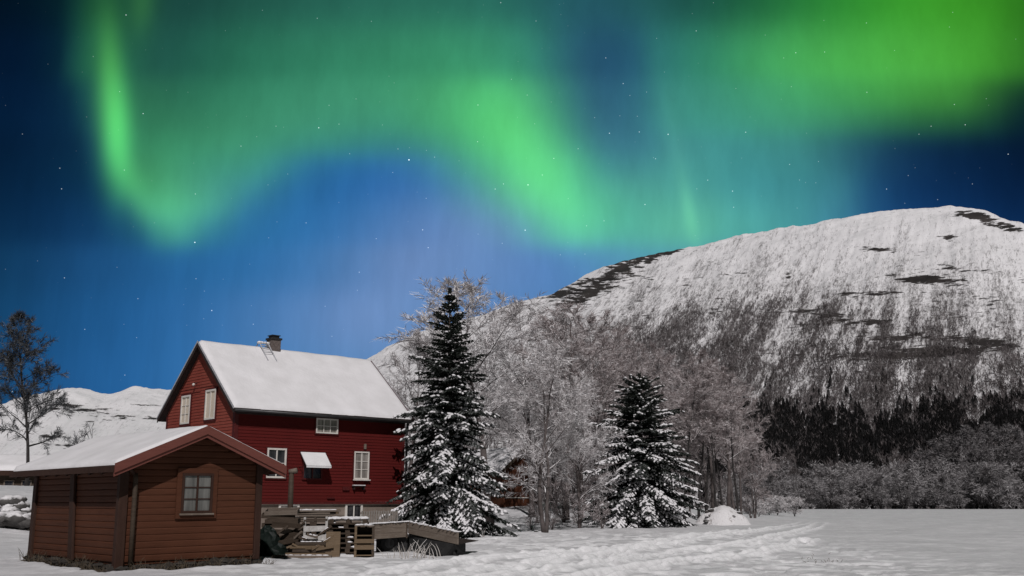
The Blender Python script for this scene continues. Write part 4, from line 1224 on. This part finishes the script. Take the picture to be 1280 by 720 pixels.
# ------------------------------------------------------------------ cabin in the grove and low outbuilding on the bank
def small_building(name, loc, rz, L, W, h, rise, label, wallm, barge, eo, ov, snow_th, seed, board='y', cat='cabin'):
    """gable at local y=0; ridge runs along y"""
    root = empty(name, loc, label, cat, rz)
    k = rise/(L/2)
    w = MB(); w.prism([(0, -.8), (L, -.8), (L, h), (L/2, h + rise), (0, h)], 'y', 0, W)
    wall = w.build('wall', wallm, root)
    w = MB(); x = .02
    while x < L - .1:
        t = h + min(x + .06, L - x - .06)*k - .02
        w.box(x, x + .115, -.022, -.002, -.3, t); x += .14
    w.build('gable_boards', wallm, wall)
    ze = h - k*eo
    poly = [(-eo, ze), (L/2, h + rise), (L + eo, ze), (L + eo, ze + .1), (L/2, h + rise + .1), (-eo, ze + .1)]
    poly = [(a, z + .004) for a, z in poly]
    w = MB(); w.prism(poly, 'y', -ov, W + ov); roof = w.build('roof', M_DARK, root)
    snow_slab('roof_snow', M_PACK, roof, [(-eo - .02, ze + .108), (L/2, h + rise + .108), (L + eo + .02, ze + .108)], -ov - .03, W + ov + .03, 'y', seed, snow_th, 30, 12)
    w = MB()
    for s in (0, 1):
        p = [(-eo - .02, ze - .12), (L/2, h + rise - .12), (L/2, h + rise + .14), (-eo - .02, ze + .14)]
        if s: p = [(L - a, z) for a, z in reversed(p)]
        w.prism(p, 'y', -ov - .04, -ov - .003)
    w.build('barge_board', barge, roof)
    return root
p = at(627, 626, 68)
cab = small_building('cabin', (p.x, 68, p.z - .1), .62, 3.1, 5.0, 2.15, 1.35, 'small brown cabin half hidden behind the trunks of the birch grove', M_BROWN, M_GREYD, .35, .4, .16, 17)
MB().box(.3, 2.7, -.07, -.024, .28, .34).build('ledge', M_CREAM, cab)
MB().box(.04, 3.06, .03, 4.9, -1.4, -.02).build('foundation', M_STONE, cab)
p = at(46, 612, 64)
bar = empty('outbuilding', (p.x, 64, p.z - .15), 'low outbuilding with snowy roof on the bank behind the left end of the shed', 'outbuilding', .12)
w = MB(); w.box(-9, 0, 0, 4, -.5, 1.25); bw = w.build('wall', M_GREYD, bar)
w = MB(); w.prism([(-.45, 1.15), (2, 2.05), (4.4, 1.15), (4.4, 1.3), (2, 2.2), (-.45, 1.3)], 'x', -9.4, .4); br = w.build('roof', M_DARK, bar)
snow_slab('roof_snow', M_PACK, br, [(-.48, 1.304), (2, 2.204), (4.42, 1.304)], -9.45, .42, 'x', 23, .22, 40, 12)
MB().box(-9.4, .4, -.50, -.47, 1.0, 1.30).build('fascia', M_POST, br)
for x in (-2.0, -.95, -4.2):
    window(bar, 'x', x, x + .62, .34, .74, -.003, 1, 1, M_GREY, M_PANED, fw=.07)

# ------------------------------------------------------------------ timber, pallets and the cart in front of the farmhouse
rng = random.Random(51)
def pallet(loc, rz, label, group, mat=None, L=1.15, W=.8, tilt=(0, 0), mb2=None):
    root = empty('pallet', loc, label, 'pallet', 0, group)
    root.rotation_euler = (tilt[0], tilt[1], rz)
    mat = mat or M_GREYD
    w = MB()
    for k in range(5):
        y = -W/2 + (W - .11)*k/4
        w.box(-L/2, L/2, y, y + .11, .118, .140)
    w.build('deck', mat, root)
    for y in (-W/2, -.05, W/2 - .10):
        w = MB()
        for x in (-L/2, -.07, L/2 - .14): w.box(x, x + .14, y + .002, y + .098, .022, .1165)
        w.box(-L/2, L/2, y, y + .10, 0, .0205)
        w.build('runner', mat, root)
    return root
def dust(o, L, W, ztop, n):
    m = MB()
    for k in range(n):
        m.blob((-L/2 + L*(k + .5)/n + rng.uniform(-.03, .03), rng.uniform(-W*.2, W*.2), ztop), (L/n*rng.uniform(.5, .75), W*rng.uniform(.2, .42), rng.uniform(.012, .03)), rng, 7, 4, .3)
    return m.build('snow', M_PACK, o, True)
def P3(px, Y): 
    p = at(px, 690, Y); return p.x
# tall stack of pallets with a snow cap
bx, by = P3(434, 31.6), 31.6
g = gz(bx, by)
for k in range(8):
    top_ = k == 7
    pallet((bx + rng.uniform(-.04, .04), by + rng.uniform(-.04, .04), g - .08 + k*.1425), .10 + rng.uniform(-.05, .05),
           'topmost pallet of the stack beside the crate, under a cap of snow' if top_ else 'dark weathered pallet in the snow capped stack left of the wooden crate', 'pallets in the snow capped stack', M_GREYD)
sm = MB()
zt = g - .08 + 8*.1425
for k in range(46):
    sm.blob((bx + rng.uniform(-.56, .56), by + rng.uniform(-.38, .38), zt + .005), (rng.uniform(.10, .2), rng.uniform(.1, .18), rng.uniform(.03, .07)), rng, 8, 5, .2)
for k in range(9):
    sm.blob((bx + rng.uniform(-.5, .5), by - .36, zt - rng.randint(1, 6)*.1425 + .03), (rng.uniform(.05, .12), .06, .03), rng, 6, 4, .3)
tag(sm.build('snow_patch', M_PACK, None, True), 'lumpy cap of snow lying on the stack of pallets', 'snow')
# pallets carrying the long boards
bx2, by2 = P3(391, 33.2), 33.2
g2 = gz(bx2, by2)
for k in range(7):
    pallet((bx2 + rng.uniform(-.04, .04), by2 + rng.uniform(-.03, .03), g2 - .06 + k*.1425), .16 + rng.uniform(-.04, .04), 'grey pallet in the stack that carries the long boards', 'pallets under the long boards', M_GREYD)
zb = g2 - .06 + 7*.1425
for (x_, y_, z_, h_, lab) in ((bx, by + .46, g, .98, 'dark sheet of board leaning behind the snow capped pallet stack'), (bx2, by2 + .46, g2, .90, 'dark sheet of board leaning behind the pallets under the long boards')):  # both dark sheets are added, to shade the gaps of the pallet stacks
    o = MB().box(-.6, .6, -.012, .012, 0, h_).build('panel', M_DARK, None, bevel=.003)  # added sheet, keeps lit snow from showing through the pallet gaps
    o.location = (x_, y_, z_ - .05); o.rotation_euler = (.05, 0, .12)
    tag(o, lab, 'panel')
GL = 'long boards laid on the pallets'
for lay in range(5):
    for k in range(4):
        L = rng.uniform(1.2, 1.75)
        o = MB().box(-L/2, L/2, -.075, .075, 0, .055).build('board', (M_GREY, M_GREYD, M_TAN)[(lay*2 + k) % 3 if k else 0], None, bevel=.004)
        o.location = (bx2 + rng.uniform(-.18, .18), by2 - .30 + k*.19, zb + lay*.075 + .004*k); o.rotation_euler = (0, rng.uniform(-.012, .012), .16 + rng.uniform(-.06, .06))
        tag(o, 'weathered board in the neat pile on top of the pallets under the basement window', 'board', GL)
        if lay == 4 and k < 2: dust(o, L*.8, .15, .055, 7)
# collars stacked at the left, over dark planks and a tarpaulin
bx3, by3 = P3(350, 31.8), 31.8
g3 = gz(bx3, by3)
for lay in range(5):
    for k in range(3):
        L = rng.uniform(1.1, 1.6)
        o = MB().box(-L/2, L/2, -.09, .09, 0, .12).build('beam', M_GREYD, None, bevel=.006)
        o.location = (bx3 + rng.uniform(-.1, .12), by3 - .22 + .24*k, g3 - .06 + lay*.165 + rng.uniform(0, .01)); o.rotation_euler = (0, rng.uniform(-.04, .04), rng.uniform(-.12, .2))
        tag(o, 'dark rough beam in the pile under the open topped frames', 'beam', 'dark beams under the open frames')
z3 = g3 - .06 + 5*.165 + .02
for k in range(4):
    W_c, D_c, Hc_ = 1.0, .72, .13
    root = empty('pallet_collar', (bx3 + (-.06, .05, -.10, .02)[k], by3 + rng.uniform(-.04, .04), z3 + k*.142), ('grey open wooden frame, lowest of its stack', 'grey open wooden frame, second from the bottom of its stack', 'tilted grey open wooden frame near the top of its stack', 'open wooden frame on top of its stack, pale rimmed')[k], 'wooden frame', 0, 'open wooden frames stacked by the shed')
    root.rotation_euler = ((.0, .02, .05, .13)[k], (.03, -.02, .05, -.03)[k], .12 + rng.uniform(-.12, .12))
    for b in ((-W_c/2, W_c/2, -D_c/2, -D_c/2 + .03), (-W_c/2, W_c/2, D_c/2 - .03, D_c/2), (-W_c/2, -W_c/2 + .03, -D_c/2 + .031, D_c/2 - .031), (W_c/2 - .03, W_c/2, -D_c/2 + .031, D_c/2 - .031)):
        MB().box(*b, 0, Hc_).build('side_board', M_GREYD if k < 3 else M_GREY, root, bevel=.004)
# slanting planks and low planks
GP = 'loose planks leaning in the pile'
for k, (px, py, L, ang, m) in enumerate([(362, 663, .95, -.34, M_GREY), (360, 670, .95, -.28, M_GREYD), (364, 680, .85, -.12, M_GREYD), (358, 656, .85, .10, M_GREYD), (358, 677, .9, -.2, M_GREYD)]):
    p = at(px, py, 31.0 - .08*k)
    o = MB().box(-L/2, L/2, -.02, .02, -.07, .07).build('plank', m, None, bevel=.004)
    o.location = p; o.rotation_euler = (.25, ang, .1)
    tag(o, ('pale edged plank slanting down to the left across the dark pile', 'dark plank slanting just under the pale edged one', 'dark plank lying almost level below the slanting planks', 'short dark plank tilting down to the right under the open frames', 'lowest slanting dark plank next to the tarpaulin heap')[k], 'plank', GP)
for lay in range(4):
    for k in range(2):
        L = 1.25 - .12*lay
        o = MB().box(-L/2, L/2, -.11, .11, 0, .085).build('plank', (M_TAN, M_GREYD, M_TAN, M_GREYD)[lay], None, bevel=.005)
        o.location = (P3(388, 30.7) + rng.uniform(-.08, .08), 30.6 + k*.25, gz(-6, 30.6) + .02 + lay*.105); o.rotation_euler = (0, rng.uniform(-.02, .02), .08 + rng.uniform(-.05, .05))
        tag(o, 'plank in the low stack, tan and dark layers, under the snow dusted pallet', 'plank', 'planks in the low tan and dark stack')
        if lay == 3: dust(o, L*.7, .2, .085, 5)
o = MB().box(-.85, .85, -.09, .09, 0, .07).build('plank', M_GREY, None, bevel=.005); o.location = (P3(378, 30.0), 30.0, gz(-6, 30) + .0); o.rotation_euler = (0, .01, .03)
tag(o, 'grey plank lying on the snow in front of the woodpile', 'plank')
dust(o, 1.5, .17, .07, 9)
for k in range(16):
    L = rng.uniform(.3, .8); q = at(rng.uniform(350, 408), rng.uniform(655, 688), rng.uniform(30.45, 30.9))
    o = MB().box(-L/2, L/2, -.03, .03, -.03, .03).build('stick', (M_GREYD, M_TAN, M_GREY)[k % 3], None, bevel=.006)
    o.location = q; o.rotation_euler = (rng.uniform(-.5, .5), rng.uniform(-.7, .7), rng.uniform(-.6, .6))
    tag(o, 'short loose stick in the jumble between the open frames and the pale pallet', 'stick', 'loose sticks in the jumble')
    if k % 2: dust(o, L*.6, .06, .028, 2)
# pale pallet standing on edge
p = at(394, 676, 30.75)
up = empty('pallet', (p.x, 30.75, p.z), 'whitish snow dusted pallet standing upright in the middle of the woodpile', 'pallet', .08)
up.rotation_euler = (-.12, -.03, .06)
M_WHITE = frost_mat('snow_dusted_wood', (.30, .285, .265), (.50, .485, .465), (.72, .71, .71), .2, .8, nscale=7)
for z0, z1, m in ((.0, .17, M_WHITE), (.27, .43, M_WHITE), (.58, .63, M_GREYD)):
    MB().box(-.35, .35, -.02, .0, z0, z1).build('slat', m, up, bevel=.004)
for x in (-.36, -.05, .29):
    MB().box(x, x + .07, .002, .09, -.02, .70).build('upright', M_WHITE if x != -.05 else M_GREYD, up, bevel=.004)
for z0 in (.05, .33): MB().box(-.35, .35, .092, .112, z0, z0 + .12).build('slat', M_GREYD, up)
# tan panel
p = at(416, 690, 30.6)
o = MB().box(-.21, .21, -.015, .015, 0, .74).build('panel', M_TAN, None, bevel=.004); o.location = (p.x, 30.55, gz(p.x, 30.5) - .02); o.rotation_euler = (-.16, 0, .1)
tag(o, 'light tan board standing upright against the stacked pallets', 'panel')
# upright crate
p = at(455, 692, 30.4)
cr_ = empty('crate', (p.x, 30.4, gz(p.x, 30.4) - .02), 'tan upright wooden crate with open shelves at the left end of the cart', 'crate', .14)
w = MB().box(-.29, -.22, -.3, .3, 0, .90).build('side_panel', M_TAN, cr_, bevel=.004)
MB().box(.22, .29, -.3, .3, 0, .88).build('side_panel', M_GREYD, cr_, bevel=.004)
MB().box(-.218, .218, .26, .29, .05, .86).build('back_panel', M_GREYD, cr_)
for z in (.06, .34, .62): MB().box(-.218, .218, -.3, .258, z, z + .03).build('shelf', M_TAN, cr_)
for z0 in (.42, .24): MB().box(-.29, .29, -.325, -.302, z0, z0 + .12).build('slat', M_TAN, cr_, bevel=.003)
MB().box(-.29, .29, -.3, .3, .902, .925).build('top', M_GREY, cr_)
sm = MB()
for k in range(6): sm.blob((rng.uniform(-.22, .22), rng.uniform(-.25, .2), .93), (rng.uniform(.07, .12), .08, .03), rng, 7, 4, .3)
sm.build('snow', M_PACK, cr_, True)
# tarpaulin heap beside the shed corner
p = at(335, 694, 30.6)
rt = random.Random(8)
tb = MB()
for c, r in (((0, 0, .35), (.33, .35, .5)), ((.12, .1, .2), (.42, .4, .32)), ((-.1, .05, .62), (.22, .25, .32))):
    tb.blob(c, r, rt, 16, 10, .09)
to = tb.build('tarpaulin_heap', M_TARP, None, False); to.location = (p.x, 30.7, gz(p.x, 30.7) - .05)
tag(to, 'dark green tarpaulin heap with a white tag beside the shed corner', 'tarpaulin')
MB().box(-.28, -.19, -.36, -.345, .36, .43).build('paper_tag', M_CREAM, to)
# leaning pole
p = at(361, 640, 32.6); q = at(365, 590, 32.6)
w = MB(); w.tube([(p.x, 32.75, gz(p.x, 32.7) - .1), (p.x + .02, 32.7, p.z), (q.x - .02, 32.62, q.z)], [.095, .09, .075], 10)
po = w.build('post', M_POST if False else M_GREYD, None, True)
tag(po, 'tall weathered post leaning slightly above the woodpile', 'post')
w = MB(); w.tube([(q.x - .09, 32.62, q.z + .0), (q.x + .16, 32.6, q.z + .05)], .085, 10); w.build('post_head', M_GREY, po, True)
# picket rail in front of the wall
M_PICK = simple('silvery_picket_wood', (.20, .18, .16), (.32, .295, .27), 5, .8)
a, b = at(452, 640, 38.6), at(497, 640, 40.6)
fr = empty('picket_fence', (a.x, a.y, gz(a.x, a.y)), 'low weathered picket fence below the basement window', 'fence', math.atan2(b.y - a.y, b.x - a.x))
Lf = (Vector((b.x, b.y)) - Vector((a.x, a.y))).length
zt_ = at(470, 638.5, 39.4).z - gz(a.x, a.y)
for z in (.45, zt_ - .12): MB().box(0, Lf, .012, .05, z, z + .08).build('rail', M_GREY, fr)
k = 0.0
while k < Lf:
    MB().box(k, k + .065, -.012, .0105, .05, zt_ + rng.uniform(-.02, .02)).build('picket', M_PICK, fr); k += .15
# farm cart: level box on the left, tailboard ramp sloping to the snow on the right
A_ = at(461, 655, 31.2); Bc = at(510, 652, 32.0); Cc = at(572, 665, 30.2)
ct = empty('farm_cart', (Bc.x, Bc.y, gz(Bc.x, Bc.y)), 'weathered low wooden farm cart with its long tailboard sloping to the snow', 'cart', 0)
def rel(p): return Vector((p.x - Bc.x, p.y - Bc.y, p.z - gz(Bc.x, Bc.y)))
def board_between(mb, p, q, h, t):
    p, q = Vector(p), Vector(q)
    d = (q - p); n = Vector((d.y, -d.x, 0)).normalized()*t
    for s0 in (0,):
        mb.face([p, q, q - Vector((0, 0, h)), p - Vector((0, 0, h))][::-1])
    i = len(mb.v)
    P = [p, q, q - Vector((0, 0, h)), p - Vector((0, 0, h))]
    mb.v += [tuple(x) for x in P] + [tuple(x - n) for x in P]
    mb.f += [(i+4, i+5, i+6, i+7), (i, i+4, i+5, i+1), (i+1, i+5, i+6, i+2), (i+2, i+6, i+7, i+3), (i+3, i+7, i+4, i)]
ra, rb, rc = rel(A_), Vector((0, 0, rel(Bc).z)), rel(Cc)
for k in range(3):
    w = MB(); dz = Vector((0, 0, -.155*k)); board_between(w, ra + dz, rb + dz, .15, .035)
    w.build('side_board', M_GREY, ct, bevel=.003)
for k in range(2):
    w = MB(); dz = Vector((0, 0, -.18*k)); board_between(w, rb + dz + Vector((.004, 0, 0)), rc + dz, .175, .04)
    w.build('tail_board', M_GREY, ct, bevel=.003)
# bed behind the boards
w = MB()
back = Vector((.25, 1.5, 0))
w.face([ra + Vector((0, .06, -.46)), rb + Vector((0, .06, -.46)), rb + back + Vector((0, 0, -.46)), ra + back + Vector((0, 0, -.46))])
w.face([rb + Vector((.02, .08, -.36)), rc + Vector((0, .08, -.36)), rc + Vector((.6, 1.4, -.30)), rb + back + Vector((0, 0, -.36))])
w.box(ra.x + .2, rb.x, .3, .42, rb.z - .62, rb.z - .48)
w.build('bed', M_DARK, ct)
w = MB()
w.prism([(ra.x + .12, .04), (rb.x - .02, .04), (rb.x - .02, rb.z - .47), (ra.x + .12, rb.z - .47)], 'y', .10, .95)
w.build('shade_skirt', M_BLACK, ct)  # added black box standing in for the shade beneath the cart
w = MB()
q0, q1 = rb + Vector((.04, .10, -.37)), rc + Vector((-.10, .10, -.36))
q2, q3 = q1 + Vector((.3, .8, 0)), q0 + Vector((.25, 1.2, 0))
i = len(w.v); w.v += [tuple(q) for q in (q0, q1, q2, q3)] + [(q.x, q.y, .03) for q in (q0, q1 + Vector((-.25, 0, 0)), q2, q3)]
w.f += [(0, 1, 2, 3), (4, 7, 6, 5), (0, 4, 5, 1), (1, 5, 6, 2), (2, 6, 7, 3), (3, 7, 4, 0)]
w.build('shade_skirt', M_BLACK, ct)  # black wedge added as the shade under the tailboard
MB().box(rb.x - .6, rb.x - .52, -.1, .9, rb.z - .75, rb.z - .475).build('axle', M_METAL, ct)
for y in (.12, 1.1):
    w = MB()
    n = 20
    ring = [(.29*math.cos(6.283*j/n), .29*math.sin(6.283*j/n)) for j in range(n)]
    w.prism([(rb.x - .56 + c, .30 + s) for c, s in ring], 'y', y - .09, y + .09)
    wh = w.build('wheel', M_BLACK, ct, bevel=.03)
    h = MB(); h.prism([(rb.x - .56 + c*.5, .30 + s*.5) for c, s in ring], 'y', y - .10, y - .092); h.build('rim', M_METAL, wh)
w = MB(); w.tube([(rc.x - .15, rc.y + .4, .08), (rc.x - .02, rc.y + .4, .08)], .09, 12); w.tube([(rc.x - .5, rc.y + .4, .2), (rc.x - .08, rc.y + .4, .1)], .04, 6)
w.build('support_wheel', M_BLACK, ct, True)
for x in (rb.x - .05, rb.x - 1.15):
    MB().box(x, x + .05, -.05 if x > -.5 else rel(A_).y - .035, .0 if x > -.5 else rel(A_).y + .03, rb.z - .50, rb.z + .01).build('stake', M_GREYD, ct)
sm = MB()
for k in range(14):
    t = k/13; q = rb.lerp(rc, t); sm.blob(q + Vector((0, .03, .012)), (rng.uniform(.05, .14), .04, .022), rng, 7, 4, .3)
for k in range(16):
    q = ra.lerp(rb, k/15); sm.blob(q + Vector((0, .03, .008)), (rng.uniform(.10, .16), .04, .02), rng, 7, 4, .3)
sm.build('snow', M_PACK, ct, True)

# ------------------------------------------------------------------ snow heap, stones, dry stalks
def dirty_snow():
    m, N, b = material('dirty_snow')
    co = objco(N)
    n = N.noise(co, 2.6, 5, .7); n2 = N.noise(co, 9, 4, .6)
    N.put(b.inputs['Base Color'], N.mix(N.mapr(n, .56, .70), (.72, .71, .71), (.22, .19, .17)))
    b.inputs['Roughness'].default_value = .85
    bump(N, b, n2, .7, .08)
    return m
M_DIRTY = dirty_snow()
def heap(name, loc, r, h, seed, label, mat, cat, dark=0):
    n0, n1 = 40, 14
    V, Fq = [], []
    for a in range(n1 + 1):
        for b in range(n0):
            t = 6.2832*b/n0; k = a/n1
            rr = r*k*(1 + .22*math.sin(t*2 + seed) + .12*math.sin(5*t + seed*2))
            V.append((rr*math.cos(t), rr*.8*math.sin(t), h*(1 - k**1.9)))
    V = np.array(V)
    nz = fbm(V[:, 0]*2.2 + seed, V[:, 1]*2.2, 4, seed) - .5
    rk_ = np.hypot(V[:, 0], V[:, 1]/.8)/r
    V[:, 2] += (nz*.42 + (fbm(V[:, 0]*5, V[:, 1]*5, 3, seed + 9) - .5)*.22)*h*np.clip(1.2 - rk_, 0, 1) - .25*sstep(.7, 1.0, rk_)
    V[:n0] = V[:n0].mean(0)
    idx = np.arange((n1+1)*n0).reshape(n1+1, n0); nx = np.roll(np.arange(n0), -1)
    Fq = np.stack([idx[:-1], idx[1:], idx[1:][:, nx], idx[:-1][:, nx]], -1).reshape(-1, 4)
    o = np_mesh(name, V, Fq, mat, True); o.location = loc
    return tag(o, label, cat)
p = gpt(903, 654)
hp = heap('snow_heap', (p.x, p.y, p.z - .02), 1.95, 1.02, 5, 'rounded heap of shovelled snow with dark stones right of the shorter spruce', M_DIRTY, 'snow heap')
M_ROCK = frost_mat('snowy_stone', (.045, .042, .04), (.12, .115, .11), (.74, .73, .735), .50, .85, nscale=3)
rng = random.Random(66)
for k in range(9):
    x, y = rng.uniform(-1.2, 1.2), rng.uniform(-1.2, -.4)
    kk = math.hypot(x, y/.8)/2.0
    w = MB(); w.blob((x, y, max(.05, 1.0*(1 - kk**1.9))), (rng.uniform(.10, .24), rng.uniform(.08, .16), rng.uniform(.06, .12)), rng, 7, 5, .3)
    o = w.build('stone', M_ROCK); o.location = hp.location
    tag(o, 'dark stone sticking out of the rounded snow heap', 'stone', 'stones in the snow heap')
for k, (px, py, r) in enumerate([(4, 652, .42), (11, 646, .40), (19, 652, .48), (28, 655, .40), (15, 636, .5), (5, 634, .42), (31, 640, .36), (26, 632, .34), (38, 650, .30), (9, 626, .36), (22, 626, .36)]):
    p = gpt(px, py) if py > 640 else at(px, py, 42.5)
    w = MB(); w.blob((0, 0, 0), (r*rng.uniform(1.0, 1.35), r, r*rng.uniform(.6, .8)), rng, 11, 8, .16)
    o = w.build('boulder', M_ROCK, None, True); o.location = (p.x, p.y, p.z + (.1 if py > 640 else -.05)); o.rotation_euler = (0, 0, rng.random()*6)
    tag(o, 'snow capped dark boulder in the low stone bank left of the shed', 'boulder', 'boulders of the stone bank')
M_STALK = frost_mat('frosted_stalks', (.42, .38, .34), (.62, .60, .57), (.75, .74, .74), .3, .9)
M_GRASS = simple('dead_grass', (.05, .038, .024), (.15, .12, .085), 4, .9)
def stalks(loc, n, h, spread, seed, mat, name, label, cat, group=None, curl=.3, r=.008, lean=.35):
    rng = random.Random(seed); w = MB()
    for k in range(n):
        x, y = rng.gauss(0, spread), rng.gauss(0, spread*.6); L = h*rng.uniform(.45, 1.1)
        a = rng.random()*6.28; b = rng.uniform(0, lean)
        pts = [Vector((x, y, -.1))]
        d = Vector((math.cos(a)*b, math.sin(a)*b, 1)).normalized()
        for j in range(4):
            d = (d + Vector((math.cos(a), math.sin(a), -.35))*curl*rng.uniform(0, 1)*(.3 + j*.35)).normalized()
            pts.append(pts[-1] + d*L/4)
        w.tube(pts, [r, r, r*.9, r*.75, r*.4], 4, False)
    o = w.build(name, mat); o.location = loc
    return tag(o, label, cat, group)
p = gpt(523, 689)
stalks((-2.78, 29.75, gz(-2.8, 29.7)), 34, .68, .26, 5, M_STALK, 'dry_stalks', 'clump of tall pale frosted stalks in front of the farm cart', 'dry stalks', r=.011)
p = gpt(500, 690)
stalks((-3.4, 29.9, gz(-3.4, 29.9)), 7, .45, .2, 6, M_STALK, 'dry_stalks', 'few bent pale stalks left of the tall frosted clump', 'dry stalks')
p = gpt(602, 672)
stalks((p.x, p.y, gz(p.x, p.y)), 14, .5, .22, 7, M_STALK, 'dry_stalks', 'short frosted stalks at the right foot of the tall spruce', 'dry stalks')
sa_, sb_ = Vector((math.cos(.764), math.sin(.764))), Vector((-math.sin(.764), math.cos(.764)))
o_ = Vector((-9.38, 24.73))
for k in range(26):
    if k < 15: q = o_ + sa_*(.1 + 3.6*k/14 + rng.uniform(-.1, .1)) - sb_*rng.uniform(.12, .45)
    else: q = o_ + sb_*(.2 + 5.6*(k - 15)/10) - sa_*rng.uniform(.12, .4)
    stalks((q.x, q.y, gz(q.x, q.y) + .03), rng.randint(12, 26), rng.uniform(.25, .5), .13, 100 + k, M_GRASS, 'grass_tuft', 'dead brown grass tuft along the foot of the brown shed', 'grass tuft', 'grass tufts along the shed', r=.005, lean=.8)
for k, (px, py) in enumerate([(1014, 699), (1030, 694), (1024, 702), (1036, 700)]):
    p = gpt(px, py)
    stalks((p.x, p.y, p.z), 9, .22, .16, 300 + k, M_GRASS, 'grass_tuft', 'few dark grass blades poking through the open snow field on the right', 'grass tuft', 'grass blades in the open field', r=.007, lean=1.1)
